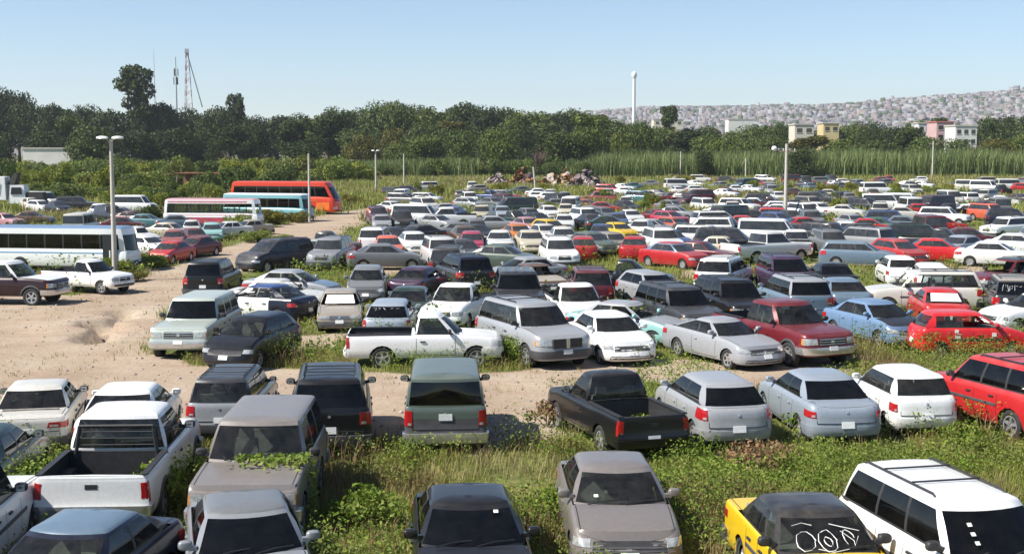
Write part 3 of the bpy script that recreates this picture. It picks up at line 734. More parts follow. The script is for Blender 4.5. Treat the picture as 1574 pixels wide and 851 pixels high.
        # weather strip under the side glass
        for sg in (1, -1):
            d0_, d1_ = b0 - .05, b1 + .05; P = []
            for i in range(9):
                d = d0_ + (d1_ - d0_)*i/8; P.append([(X(d), sg*(yb(d) + .010), ztop(d) + .004), (X(d), sg*(yb(d) + .004), ztop(d) + .032)])
            cab.grid(P, 'black_plastic')
        # wipers
        wp = M('wipers')
        for y0, y1 in ((-.55, -.02), (.05, .6)):
            d0 = dcb - bow * .8
            wp.tube([(X(d0 + .02), y0, S['zcowl'] + .035), (X(d0 + .10), (y0+y1)/2, S['zcowl'] + .075), (X(d0 + .14), y1, S['zcowl'] + .085)], .010, 'black_plastic', 4)
        # flares for trucks
        if S['kind'] in ('pickup truck', 'SUV') and S['bump'] in ('chrome', 'silver') and not boxy:
            for sg in (1, -1):
                for dw in (S['dw1'], S['dw2']):
                    fl = M('wheel_arch_trim_%d%d' % (sg > 0, dw > 2))
                    P = []
                    for k in range(11):
                        a = math.pi * (1 - k/10); row = []
                        for rr, o in ((Ra*.985, -.01), (Ra*1.0, .022), (Ra*1.13, .016), (Ra*1.16, -.004)):
                            d_, z_ = dw + rr*math.cos(a), rw*.96 + rr*math.sin(a); row.append(side(d_, max(z_, zs+.02), o, sg))
                        P.append(row)
                    fl.grid(P, S['clad'] or 'grey_plastic')
    # ---- write on glass / paper
    if lod == 0 and 'paper' in opt:
        w = M('paper_sheet')
    # ---- finalise
    out = []
    ckey = {'body': 'body', 'cabin': 'cabin', 'roof': 'roof', 'hood': 'hood', 'trunk_lid': 'body', 'tailgate': 'body', 'front_bumper': 'bumper', 'rear_bumper': 'bumper'}
    if lod == 2:
        one = Mesh()
        for k, m in parts.items():
            for f, mi in zip(m.f, m.m): one.face([m.v[i] for i in f], m.mats[mi])
        tw, rm = wheel_parts(rw, .2, lod=2)
        for dw in (S['dw1'], S['dw2']):
            for sg in (1, -1):
                for src in (tw, rm):
                    for f, mi in zip(src.f, src.m): one.face([(src.v[i][0] + X(dw), src.v[i][1]*sg + sg*(wh - .13), src.v[i][2] + rw) for i in f], src.mats[mi])
        out.append(('car', None, one.build(sname + '_far'), 'body', (0, 0, 0)))
    else:
        for k, m in parts.items():
            if not m.f: continue
            pn, par = k, None
            if k.startswith('G|'):
                pn = k[2:].rstrip('+-'); pn = 'side_window' if pn.startswith('side') else pn
            elif k.startswith('door_'): pn = 'door'
            elif k.startswith('handle_'): pn = 'handle'; par = 'door_' + k[7:]
            elif k.startswith(('headlight', 'tail_light', 'mirror')): pn = k.rsplit('_', 1)[0]
            elif k in ('rear_plate', 'front_plate'): pn = 'number_plate'
            elif k.startswith('wheel_arch_trim'): pn = 'wheel_arch_trim'
            elif k == 'wipers': pn = 'wiper_pair'
            elif k.startswith('side_moulding'): pn = 'side_moulding'
            elif k.startswith('seat_'): pn = 'seat'
            out.append((pn, par, m.build(sname + '_' + pn), ckey.get(k, 'body'), (0, 0, 0), k))
        tw, rm = wheel_parts(rw, .2 if W < 1.9 else .24, rim=S['rim'], lod=lod)
        tm, rmm = tw.build('tyre', 50), rm.build('rim', 30)
        for dw in (S['dw1'], S['dw2']):
            for sg in (1, -1):
                out.append(('wheel', None, (tm, rmm), sg, (X(dw), sg * (wh - .125), rw)))
    _cache[key] = out
    return out

PAL = {  # linear base colours; alpha = how clean
    'white': (.80, .80, .78, 1.1), 'off white': (.62, .60, .54, .9), 'cream': (.60, .54, .40, .9), 'silver': (.30, .31, .325, 1.02), 'silver blue': (.27, .31, .36, 1.02), 'pale green': (.42, .47, .43, .9),
    'grey': (.16, .165, .17, 1), 'dark grey': (.035, .037, .042, 1.1), 'bronze grey': (.185, .165, .155, 1.05), 'tan': (.33, .29, .24, .9), 'beige': (.38, .33, .25, .9), 'black': (.008, .008, .009, 1.17), 'navy': (.008, .011, .026, 1.17),
    'blue': (.035, .075, .22, 1), 'light blue': (.15, .24, .38, 1), 'blue grey': (.13, .19, .25, 1), 'teal': (.05, .15, .17, 1), 'aqua': (.28, .52, .50, 1), 'light aqua': (.20, .42, .46, 1), 'green': (.03, .10, .05, 1), 'dark green': (.012, .035, .025, 1), 'grey green': (.095, .125, .105, 1), 'mid grey': (.23, .24, .255, 1.05), 'dark maroon': (.028, .009, .012, 1), 'orange red': (.62, .055, .02, 1),
    'red': (.50, .018, .022, 1), 'bright red': (.62, .015, .02, 1.05), 'dark red': (.13, .010, .016, 1), 'maroon': (.10, .014, .022, 1), 'faded red': (.36, .09, .08, .8), 'coral': (.58, .11, .06, 1), 'orange': (.62, .19, .02, 1), 'magenta': (.42, .03, .09, 1), 'pink': (.55, .28, .30, .9),
    'yellow': (.72, .47, .015, 1), 'brown': (.10, .055, .035, .9), 'purple': (.05, .025, .06, 1), 'rusty': (.22, .09, .04, .6)}
VEH = []      # everything placed: dict
rng = random.Random(7)
def put_vehicle(sname, color, x, y, head, lod, label=None, group=None, cols=None, opt=(), name=None, drop=None, tilt=None, cat=None):
    S = SPEC[sname]; c = PAL[color]
    nm = name or {'sedan': 'parked_sedan', 'coupe': 'parked_coupe', 'hatchback': 'parked_hatchback', 'SUV': 'parked_suv', 'station wagon': 'station_wagon', 'minivan': 'parked_minivan', 'van': 'parked_van', 'pickup truck': 'pickup_truck', 'bus': 'parked_bus', 'coach': 'parked_coach'}[S['kind']]
    dz = drop if drop is not None else -rng.uniform(.01, .05)
    tl = tilt if tilt is not None else (rng.uniform(-.006, .006), rng.uniform(-.006, .006))
    rot = (tl[0], tl[1], R(head - 90))
    cj = 1 + rng.uniform(-.08, .08)
    def colr(k):
        q = PAL[(cols or {}).get(k, (cols or {}).get('body', color) if k == 'bumper' else color)]
        return (q[0]*cj, q[1]*cj, q[2]*cj, q[3])
    P = vehicle_parts(sname, lod, tuple(opt))
    if lod == 2:
        root = link(nm, P[0][2], loc=(x, y, dz), rot=rot); root.color = colr('body')
    else:
        root = empty(nm, (x, y, dz)); root.rotation_euler = rot
        made = {}
        for p in P:
            if p[0] == 'wheel':
                t = link('wheel', p[2][0], root, p[4]); t.scale = (1, p[3], 1); r = link('rim', p[2][1], t)
                if p[3] < 0: pass
                t.rotation_euler = (0, rng.uniform(0, 6), 0)
            else:
                o = link(p[0], p[2], made.get(p[1], root)); made[p[5]] = o
                if p[0] in ('door',): o.color = colr('door' if cols and 'door' in cols else 'body')
                elif p[0] == 'handle': o.color = colr('body')
                elif p[0] in ('body', 'hood', 'roof', 'cabin', 'trunk_lid', 'tailgate', 'front_bumper', 'rear_bumper'): o.color = colr(p[3])
                else: o.color = colr('body')
    tag(root, label, cat or S['cat'], group)
    VEH.append(dict(o=root, s=sname, c=color, x=x, y=y, h=head, lod=lod, lab=label, cols=cols, opt=opt))
    return root
def solve(sname, xc, yt, head, k=1.0):
    """ground spot where a vehicle of this kind shows its roof top at row yt and its middle at column xc"""
    S = SPEC[sname]; L, W, H = S['L']*k, S['W']*k, S['H']*k; a = R(head - 90); ca, sa = math.cos(a), math.sin(a)
    foot = [(sx * L/2 * .97, sy * W/2 * .93, .55) for sx in (1, -1) for sy in (1, -1)]
    roof = [(L/2 - d*k, sy * S['wr'] * .7 * k, H) for d in (S['wst'] + .1, S['rrt'] - .1) for sy in (1, -1)]
    X, Y = at(xc, yt, H)
    def ev(X, Y):
        f = [proj(X + p[0]*ca - p[1]*sa, Y + p[0]*sa + p[1]*ca, p[2])[0] for p in foot]
        r = [proj(X + p[0]*ca - p[1]*sa, Y + p[0]*sa + p[1]*ca, p[2])[1] for p in roof]
        return (min(f) + max(f)) / 2, min(r)
    for _ in range(12):
        u, v = ev(X, Y); e = 0.05
        ux, vx = ev(X + e, Y); uy, vy = ev(X, Y + e)
        J = np.array([[(ux-u)/e, (uy-u)/e], [(vx-v)/e, (vy-v)/e]])
        dx = np.linalg.solve(J, [xc - u, yt - v]); m = max(1, np.abs(dx).max() / 15)
        X += dx[0] / m; Y += dx[1] / m
    return X, Y
# ---------------------------------------------------------------- the lot: (kind, colour, middle column, roof-top row, heading, extras) read off the photo;
# heading 0 = nose to the camera, 90 = nose to the right, 180 = tail to the camera, -90 = nose to the left
NEAR = [
 # ---- nearest row
 ('suv_old', 'white', -93, 700, 185, dict(lab='white car cut off at the left edge with only its rear side in view', cols=None)),
 ('sedan', 'navy', 108, 776, -7, dict(lab='dark navy sedan, roof painted with reflected sky, in front of the white pickup tailgate', cols={'roof': 'blue grey'})),  # blue grey roof colour stands in for the sky mirrored in navy paint
 ('sedan', 'mid grey', 378, 739, 15, dict(lab='silver grey sedan, grey roof painted for reflected sky, ahead of the vine covered tan SUV', cols={'roof': 'grey'}, opt=('dark',))),  # roof tone imitates sky reflected on the silver paint
 ('sedan', 'black', 732, 738, 5, dict(lab='glossy navy black sedan facing the camera alone in the green weeds', opt=('dark',))),
 ('sedan', 'bronze grey', 953, 688, 2, dict(lab='bronze grey sedan facing the camera in the weeds beside the black sedan')),
 ('sedan_old', 'yellow', 1266, 744, 5, dict(lab='yellow taxi sedan with a black roof and white scrawl on its windscreen', cols={'roof': 'black', 'cabin': 'black'})),
 ('suv', 'white', 1502, 708, 13, dict(lab='white four door SUV with roof rails and dark windows at the lower right', opt=('dark',), cols={'bumper': 'white'})),
 # ---- second row, tails to the camera
 ('sedan_old', 'off white', 58, 579, 192, dict(lab='old cream white sedan seen from behind with one red tail lamp by the dirt yard')),
 ('sedan', 'white', 196, 584, 186, dict(lab='white sedan seen from behind just beyond the black bed of the white pickup')),
 ('pickup_ext', 'white', 176, 609, 184, dict(lab='white pickup seen from behind with an empty black bed and closed tailgate', cols=None)),
 ('suv_old', 'bronze grey', 395, 608, 2, dict(lab='tan grey SUV facing the camera with a vine creeping over its bonnet', opt=('nofp',))),
 ('suv', 'dark grey', 357, 557, 182, dict(lab='dark grey SUV with silver tailgate seen from behind left of the black SUV', cols={'body': 'silver'}, sc=.86)),
 ('suv', 'black', 506, 553, 187, dict(lab='black SUV with roof rack and both mirrors seen from behind by the dirt track', opt=('dark',))),
 ('element', 'grey green', 685, 545, 183, dict(lab='boxy grey green SUV with dark plastic cladding seen squarely from behind', opt=('dark',))),
 ('pickup', 'black', 948, 563, -162, dict(lab='black pickup with empty bed and one red tail lamp left of the silver hatchback', sc=.97)),
 ('hatch', 'silver', 1096, 566, -170, dict(lab='silver hatchback with big red tail lamps between the black pickup and a silver sedan', opt=('dark',))),
 ('sedan', 'silver blue', 1259, 562, -174, dict(lab='silver blue sedan seen from behind right of the silver hatchback', opt=('dark',))),
 ('hatch_small', 'white', 1384, 555, -175, dict(lab='battered white small hatchback with papered windows beside the red SUV')),
 ('suv', 'red', 1549, 538, -161, dict(lab='red SUV cut off by the right edge of the photo beside the battered white hatchback', opt=('dark',), cols={'bumper': 'red'})),
 ('sedan', 'dark green', -39, 646, 186, dict(lab='dark green sedan at the left edge behind the white pickup tailgate', opt=('dark',))),
 # ---- middle rows beyond the dirt track
 ('suv_old', 'pale green', 301, 443, -2, dict(lab='old pale silver green SUV with chrome bumper nosing onto the dirt yard', opt=('dark',))),
 ('hatch', 'black', 386, 475, -15, dict(lab='black hatchback with bright headlamps beside the old pale SUV')),
 ('sedan', 'navy', 408, 433, -114, dict(lab='dark blue sedan with white doors behind the black hatchback', cols={'door': 'white', 'roof': 'blue'}, opt=('noglass',))),
 ('suv', 'black', 327, 394, 181, dict(lab='black SUV seen from behind standing on the dirt track edge', opt=('dark',))),
 ('sedan', 'silver', 514, 411, 78, dict(lab='silver sedan side on with blue grey bonnet and a missing front wing lamp', cols={'hood': 'blue grey'})),
 ('sedan_old', 'off white', 430, 426, 82, dict(lab='cream white stripped sedan without glass tucked behind the silver sedan', opt=('noglass',))),
 ('sedan_old', 'tan', 517, 441, 6, dict(lab='tan wrecked sedan with white sheet behind its windscreen among weeds', opt=('noglass',), sheet=True)),
 ('hatch', 'grey', 575, 405, 4, dict(lab='dark grey hatchback facing the camera right of the silver sedan bonnet')),
 ('sedan', 'purple', 640, 405, 165, dict(lab='grey purple sedan with a white boot lid left of the blue minivan', cols={'hood': 'white'})),
 ('sedan', 'dark green', 636, 437, 178, dict(lab='dark green sedan just beyond the silver blue hatchback with painted glass')),
 ('hatch', 'silver blue', 632, 456, 180, dict(lab='silver blue hatchback seen from behind with white marks on its dark glass', opt=('dark',), marks=True)),
 ('pickup', 'white', 653, 474, 93, dict(lab='clean white regular cab pickup side on beside the dirt track')),
 ('pickup', 'white', 712, 432, -14, dict(lab='white pickup facing the camera behind the silver seven seat SUV')),
 ('suv', 'silver', 821, 450, 25, dict(lab='large silver SUV with black split grille and three side windows', cols={'bumper': 'silver'}, sc=1.06)),
 ('sedan', 'white', 941, 469, 15, dict(lab='white sedan facing the camera right of the large silver SUV')),
 ('sedan', 'silver', 966, 458, 56, dict(lab='silver sedan with a pale aqua front wing behind the silver coupe', cols={'body': 'aqua', 'door': 'silver', 'hood': 'silver'}, opt=('noglass',))),
 ('pickup', 'white', 872, 433, 9, dict(lab='white pickup facing the camera behind the white sedan roof')),
 ('coupe', 'silver', 1114, 475, 27, dict(lab='silver two door coupe at the edge of the dirt track')),
 ('pickup_ext', 'dark red', 1206, 453, 22, dict(lab='big dark red extended cab pickup with silver bumper and wheel arches')),
 ('sedan', 'light blue', 1348, 458, 20, dict(lab='light blue sedan with a black bonnet right of the dark red pickup', cols={'hood': 'black'})),
 ('hatch_small', 'bright red', 1490, 470, 91, dict(lab='bright red small hatchback side on with white stickers on its doors', opt=('noglass',), stick=True)),
 ('sedan', 'red', 1447, 437, 172, dict(lab='red sedan seen from behind with white paper over its rear glass', sheet=True)),
 ('suv', 'off white', 1430, 414, -96, dict(lab='pale silver SUV with open windows left of the marked dark SUV', opt=('noglass',))),
 ('suv', 'dark grey', 1508, 418, 166, dict(lab='dark SUV with dusty grey roof and white letters painted on its rear glass', cols={'roof': 'tan'}, opt=('dark',), marks=True)),
 ('sedan', 'white', 1592, 446, -76, dict(lab='white sedan at the right edge with its nose towards the marked dark SUV')),
 ('sedan', 'blue grey', 1322, 424, 180, dict(lab='blue grey sedan seen from behind with a red left tail lamp')),
 ('suv', 'dark grey', 1046, 437, 18, dict(lab='dark grey SUV hidden up to its windows behind the silver coupe', opt=('dark',))),
 ('hatch', 'silver', 1003, 412, 22, dict(lab='silver hatchback with dark glass at the end of the bare dirt patch', opt=('dark',))),
 ('suv', 'black', 1128, 419, 12, dict(lab='black SUV facing right behind the dark red pickup', opt=('dark',))),
 ('minivan', 'silver', 1220, 418, -174, dict(lab='silver minivan seen from behind with very dark glass and a pale rear pillar', opt=('dark',), cols={'body': 'blue grey'})),
 ('minivan', 'purple', 1199, 387, 2, dict(lab='dark purple minivan facing the camera behind the silver minivan', opt=('dark',))),
 ('sedan', 'black', 1277, 401, 179, dict(lab='black sedan seen from behind with a bright white number plate', opt=('dark',))),
 ('suv', 'white', 1121, 389, 157, dict(lab='white SUV seen from behind above the black SUV roof', cols={'bumper': 'white'})),
 ('hatch_small', 'white', 1379, 391, 174, dict(lab='white small hatchback seen from behind beside the bare dirt patch')),
 ('wagon', 'white', 1430, 401, 168, dict(lab='white station wagon seen from behind right of the white small hatchback')),
 ('suv', 'dark red', 1556, 392, -70, dict(lab='dark red SUV with dark roof at the right edge behind the marked dark SUV', cols={'roof': 'dark grey'}, opt=('noglass',))),
 ('suv', 'maroon', 907, 407, 180, dict(lab='maroon SUV seen squarely from behind with a silver rear bumper', cols={'bumper': 'silver'})),
 ('sedan_old', 'brown', 838, 401, 20, dict(lab='brown wrecked sedan with rusty front left of the maroon SUV', cols={'hood': 'beige'}, opt=('noglass',))),
 ('pickup', 'black', 944, 396, 82, dict(lab='black pickup side on pointing right behind the maroon SUV')),
 ('suv_old', 'dark grey', 769, 408, 3, dict(lab='dark grey off road SUV with a row of white roof lamps', lamps=True, opt=('dark',))),
 ('sedan', 'silver', 770, 393, -62, dict(lab='silver sedan facing left behind the dark off road SUV')),
 ('minivan', 'navy', 686, 387, -162, dict(lab='dark blue minivan seen from behind with pale rear pillar and red lamp', opt=('dark',), cols={'body': 'dark grey'})),
 ('pickup_ext', 'white', 4, 397, 82, dict(lab='two tone white and maroon pickup in front of the white bus', cols={'body': 'dark maroon', 'door': 'dark maroon', 'cabin': 'white', 'hood': 'white', 'roof': 'white'})),
 ('pickup', 'white', 136, 396, 66, dict(lab='small white pickup beside the lamp post in front of the white bus', sc=.92)),
]
MID = [
 # kind, colour, middle column, roof row, heading [, cols]
 ('sedan', 'bright red', 262, 371, -12), ('sedan', 'dark red', 300, 366, -22), ('hatch', 'faded red', 268, 354, 10), ('sedan_old', 'dark red', 298, 353, 30),
 ('sedan', 'white', 226, 364, 60), ('beetle', 'white', 213, 350, 62), ('beetle', 'white', 297, 341, 10), ('sedan', 'cream', 262, 344, 60), ('sedan', 'blue grey', 275, 333, 85), ('wagon', 'aqua', 326, 343, 20), ('sedan_old', 'white', 347, 343, -70), ('sedan_old', 'beige', 382, 341, -60),
 ('van', 'off white', 125, 325, 178), ('sedan', 'navy', 90, 308, 62), ('beetle', 'off white', 48, 303, 70), ('hatch', 'white', 62, 306, 60), ('suv', 'dark grey', 118, 301, 85), ('van', 'off white', 64, 293, 85), ('van', 'white', 207, 299, 88), ('hatch_small', 'white', 151, 312, 10), ('suv', 'navy', 170, 314, 30), ('sedan', 'maroon', 190, 336, 80), ('sedan', 'maroon', 205, 327, 85), ('sedan', 'teal', 226, 331, 60), ('sedan_old', 'pink', 8, 330, 85), ('sedan', 'brown', 50, 328, 80), ('sedan', 'grey', 188, 317, 75),
 ('minivan', 'navy', 437, 361, -36), ('sedan_old', 'pale green', 491, 367, -14), ('pickup', 'dark grey', 497, 353, 72), ('suv', 'silver', 545, 360, -6), ('suv', 'white', 577, 346, 179), ('sedan', 'coral', 597, 360, 8),
 ('sedan', 'white', 637, 353, 14), ('suv', 'white', 661, 360, 12), ('suv', 'dark grey', 690, 374, 178), ('hatch_small', 'magenta', 725, 353, 2), ('sedan', 'white', 770, 352, -2), ('sedan', 'off white', 774, 368, 176),
 ('wagon', 'white', 657, 295, 88), ('suv', 'white', 722, 293, 4), ('van', 'white', 640, 312, 80), ('sedan', 'white', 604, 308, 30), ('suv', 'black', 626, 321, 18), ('sedan', 'navy', 607, 346, 40), ('pickup_ext', 'white', 687, 317, -84), ('sedan', 'silver', 690, 311, 80), ('suv', 'purple', 584, 315, 10), ('sedan', 'silver', 588, 328, 12),
 ('suv', 'cream', 742, 313, 2), ('sedan', 'silver', 762, 330, 80), ('sedan', 'silver blue', 778, 315, 4), ('suv', 'maroon', 778, 297, 20), ('sedan', 'black', 735, 342, 60), ('sedan', 'orange', 797, 343, 10), ('sedan', 'grey', 711, 341, 70), ('sedan', 'silver', 665, 328, 40), ('sedan', 'grey', 757, 302, 70), ('sedan', 'dark grey', 655, 345, -50), ('sedan', 'brown', 700, 345, 10),
 ('hatch', 'white', 833, 293, 60), ('van', 'white', 876, 300, 2), ('sedan', 'white', 844, 314, 5), ('sedan', 'cream', 870, 312, 3), ('sedan', 'red', 928, 309, 70), ('sedan', 'faded red', 902, 305, 80), ('suv', 'white', 901, 317, 10), ('sedan', 'navy', 899, 328, 10), ('sedan', 'white', 877, 328, 8), ('hatch', 'yellow', 846, 335, 30),
 ('sedan', 'pink', 812, 332, 12), ('sedan', 'off white', 838, 342, 20), ('sedan', 'white', 866, 347, 5), ('suv', 'white', 827, 360, 6), ('sedan', 'cream', 813, 352, 6), ('beetle', 'blue', 922, 341, 178), ('sedan', 'yellow', 951, 341, 30), ('sedan', 'dark green', 938, 330, 80), ('sedan', 'white', 970, 321, 20), ('hatch', 'white', 985, 335, -20), ('suv', 'white', 990, 346, 8), ('sedan', 'navy', 962, 307, 30), ('suv', 'teal', 988, 292, 60),
 ('hatch', 'red', 897, 358, 178), ('sedan', 'grey green', 935, 357, 30), ('sedan', 'red', 980, 361, 172), ('sedan', 'red', 1039, 366, 40, {'cabin': 'light blue'}), ('sedan_old', 'dark red', 1080, 370, 60), ('sedan', 'blue', 1030, 350, 20), ('suv', 'white', 1085, 344, 86), ('sedan_old', 'cream', 1112, 361, 70), ('pickup_ext', 'white', 1178, 354, 118), ('pickup', 'white', 1224, 351, 172), ('van', 'white', 1185, 334, 70), ('suv', 'navy', 1123, 348, 80),
 ('suv', 'silver', 1335, 346, -143), ('wagon', 'blue grey', 1325, 363, 72), ('sedan', 'red', 1238, 332, 82), ('suv', 'grey', 1246, 320, 4), ('sedan', 'white', 1218, 310, 20), ('suv', 'white', 1238, 309, 10), ('sedan', 'white', 1258, 310, 30), ('sedan', 'white', 1200, 313, 80), ('sedan', 'silver', 1312, 327, 30), ('sedan', 'red', 1337, 333, 70), ('suv', 'blue', 1370, 322, 84), ('sedan', 'blue grey', 1390, 330, 80), ('suv', 'rusty', 1393, 342, 178), ('sedan', 'green', 1352, 333, 60), ('sedan', 'navy', 1320, 302, 80), ('van', 'white', 1358, 296, 88), ('van', 'white', 1388, 296, 86), ('van', 'white', 1347, 279, 75), ('sedan', 'red', 1415, 312, 70), ('suv', 'white', 1452, 316, 88), ('sedan', 'white', 1492, 313, 80), ('suv', 'coral', 1522, 311, 20), ('suv', 'white', 1447, 299, 20),
 ('sedan', 'red', 1450, 332, 84), ('sedan', 'maroon', 1490, 348, 82), ('sedan', 'bright red', 1446, 365, 74), ('hatch', 'red', 1382, 361, 20), ('sedan', 'white', 1530, 367, 66), ('sedan', 'silver blue', 1472, 358, -50), ('suv', 'white', 1546, 331, -80), ('suv', 'navy', 1556, 319, 70), ('sedan', 'off white', 1543, 301, 80), ('sedan', 'purple', 1570, 297, 60), ('sedan', 'white', 1566, 356, 60), ('suv', 'dark green', 1415, 346, 80), ('pickup', 'dark grey', 1430, 352, 60),
 ('van', 'white', 1515, 276, 60), ('van', 'off white', 1492, 275, 80), ('hatch', 'white', 1421, 277, 70), ('sedan', 'off white', 1396, 277, 70),
 ('van', 'white', 1043, 274, 85), ('sedan', 'silver', 1050, 283, 80), ('hatch', 'white', 1073, 284, 70), ('sedan', 'maroon', 1117, 287, 70), ('sedan', 'white', 1133, 284, 80), ('sedan', 'white', 1153, 283, 80), ('suv', 'white', 1085, 302, 6), ('suv', 'white', 1148, 303, 76), ('sedan', 'white', 1112, 314, 60), ('hatch', 'magenta', 1030, 321, 30), ('sedan', 'silver', 1040, 316, 60), ('hatch', 'coral', 1037, 332, 40), ('suv', 'white', 1077, 331, -82), ('suv', 'navy', 1113, 330, 84), ('sedan', 'red', 1146, 330, 80), ('sedan', 'purple', 1183, 316, 60), ('hatch', 'white', 1190, 308, 80), ('sedan', 'grey', 1033, 306, 60), ('sedan', 'dark grey', 1012, 290, 80), ('sedan', 'dark red', 1003, 321, 60), ('sedan', 'dark grey', 1170, 296, 70), ('sedan', 'brown', 1222, 288, 85), ('sedan', 'cream', 1276, 290, 80), ('sedan', 'dark grey', 1262, 292, 70),
 ('sedan', 'silver', 1010, 335, 70), ('sedan_old', 'grey', 808, 318, 30), ('sedan', 'brown', 812, 305, 60), ('sedan', 'grey', 858, 304, 80), ('sedan_old', 'grey green', 925, 322, 70), ('suv', 'dark grey', 1275, 339, 60), ('sedan', 'dark grey', 1160, 321, 100),
 ('sedan', 'grey green', 740, 372, 70), ('sedan', 'grey', 640, 372, 100), ('sedan', 'dark grey', 700, 365, 20),
]
DIRTY = [('vine creeping', .74), ('battered white', .68), ('old cream white', .76), ('empty black bed', .88), ('yellow taxi', .80), ('tan wrecked', .66), ('brown wrecked', .62), ('stripped sedan', .68), ('old pale silver', .84), ('bright red small', .84), ('pale aqua', .74), ('one red tail lamp left', 1.05)]
def place_all():
    hq0 = random.Random(5)
    for r in NEAR:
        s, c, xc, yt, hd, e = r
        x, y = solve(s, xc, yt, hd, e.get('sc', 1))
        o = put_vehicle(s, c, x, y, hd, 0, e['lab'], None, e.get('cols'), e.get('opt', ()))
        if e.get('sc'): o.scale = (e['sc'],) * 3
        VEH[-1].update(e=e, near=True, px=(xc, yt))
        dirty = next((d for w_, d in DIRTY if w_ in e['lab']), None) or (1.12 if c in ('black', 'navy') else hq0.uniform(.84, 1.08))
        for ch in o.children:
            if ch.type == 'MESH': ch.color[3] = dirty
    hq = random.Random(17)
    for r in MID:
        s, c, xc, yt, hd = r[:5]
        k = 1.0
        if yt < 345: hd += hq.uniform(-28, 22) if 60 <= abs(hd) <= 100 else hq.uniform(-14, 14); k = .93
        if xc < 420 and yt > 325: k = .88
        x, y = solve(s, xc, yt - (4 if k == .88 else 0), hd, k)
        VEH.append(dict(s=s, c=c, x=x, y=y, h=hd, lod=1 if y < 175 else 2, cols=r[5] if len(r) > 5 else None, px=(xc, yt), todo=True, k=k))
    # the far rows, too small to read one by one: same mix of kinds and colours
    q = random.Random(31)
    kinds = ['sedan'] * 6 + ['hatch'] * 3 + ['suv'] * 3 + ['van', 'pickup', 'wagon', 'minivan', 'hatch_small', 'sedan_old']
    cl = ['white'] * 4 + ['off white'] * 4 + ['silver'] * 4 + ['grey'] * 3 + ['dark grey'] * 3 + ['navy', 'blue grey', 'maroon', 'red', 'faded red', 'tan', 'beige', 'grey green', 'black', 'teal', 'brown', 'purple']
    def free(x, y, r=3.6):
        return all((v['x'] - x) ** 2 + (v['y'] - y) ** 2 > r * r for v in VEH)
    n = 0
    for _ in range(4000):
        if n >= FILL: break
        px = q.uniform(590, 1600); py = q.choice([q.uniform(276, 290), q.uniform(280, 312)])
        if px < 760 and py < 288: continue
        if 760 < px < 905 and py < 292: continue
        x, y = at(px, py + 5.0)
        if not free(x, y, 4.4): continue
        n += 1
        hd = q.choice([0, 90, 80, 70, 180, -90, 60, 45, -60]) + q.uniform(-12, 12)
        VEH.append(dict(s=q.choice(kinds), c=q.choice(cl), x=x, y=y, h=hd, lod=2, cols=None, px=(px, py), todo=True, k=.93))
def fill_middle(k):
    q = random.Random(77); kinds = ['sedan'] * 6 + ['hatch'] * 3 + ['suv'] * 3 + ['minivan', 'pickup', 'wagon', 'hatch_small', 'sedan_old', 'van']; cl = ['dark grey', 'navy', 'black', 'maroon', 'red', 'grey', 'silver', 'white', 'off white', 'white', 'blue grey', 'dark green', 'tan', 'brown', 'purple', 'blue']
    for _ in range(6000):
        if k <= 0: break
        px, py = q.uniform(585, 1600), q.choice([q.uniform(300, 365), q.uniform(318, 392)])
        if 985 < px < 1100 and py > 375 or px < 640 and py > 340: continue
        hd = q.choice([0, 90, 60, 30, 180, -90, 45, -60]) + q.uniform(-15, 15); x, y = at(px, py + 9); v = dict(s=q.choice(kinds), c=q.choice(cl), x=x, y=y, h=hd, lod=1, cols=None, px=(px, py), todo=True, k=.93)
        if any(overlap(v, w) for w in VEH): continue
        k -= 1; VEH.append(v)
    print('left to fill', k)
def obb(v, m=0.0):
    S = SPEC[v['s']]; k = (v.get('e') or {}).get('sc', v.get('k', 1)); a = R(v['h'] - 90); f = np.array([math.cos(a), math.sin(a)]); l = np.array([-f[1], f[0]])
    return np.array([v['x'], v['y']]), f, l, S['L']/2*k*.97 + m, S['W']/2*k*.95 + m
def overlap(a, b):
    """smallest push (vector) that separates footprint b from a, or None"""
    ca, fa, la, ha, wa = obb(a); cb, fb, lb, hb, wb = obb(b); d = cb - ca
    if d @ d > (ha + hb + .5) ** 2 * 1.2: return None
    best = None
    for ax in (fa, la, fb, lb):
        ra = ha*abs(ax @ fa) + wa*abs(ax @ la); rb = hb*abs(ax @ fb) + wb*abs(ax @ lb)
        p = ra + rb - abs(ax @ d)
        if p <= 0: return None
        if best is None or p < best[0]: best = (p, ax * (1 if ax @ d > 0 else -1))
    return best
def relax():
    for it in range(60):
        mv = 0
        for i, a in enumerate(VEH):
            for b in VEH[i+1:]:
                if abs(a['x'] - b['x']) > 9 or abs(a['y'] - b['y']) > 9: continue
                if a.get('fixed') and b.get('fixed'): continue
                o = overlap(a, b)
                if not o: continue
                p, n = o; p = min(p, .5) + .02
                # prefer to slide along the line of sight
                ra = np.array([a['x'], a['y']]); ra = ra / np.linalg.norm(ra); rb = np.array([b['x'], b['y']]); rb = rb / np.linalg.norm(rb)
                c = n @ rb
                step = rb * (p / c) if abs(c) > .35 else n * p
                wa, wb = (0 if a.get('near') else 1), (0 if b.get('near') else 1)
                if wa + wb == 0: wa = wb = 1
                s = wa + wb
                a['x'] -= step[0]*wa/s; a['y'] -= step[1]*wa/s; b['x'] += step[0]*wb/s; b['y'] += step[1]*wb/s
                mv += 1
        if not mv: break
    return it, mv
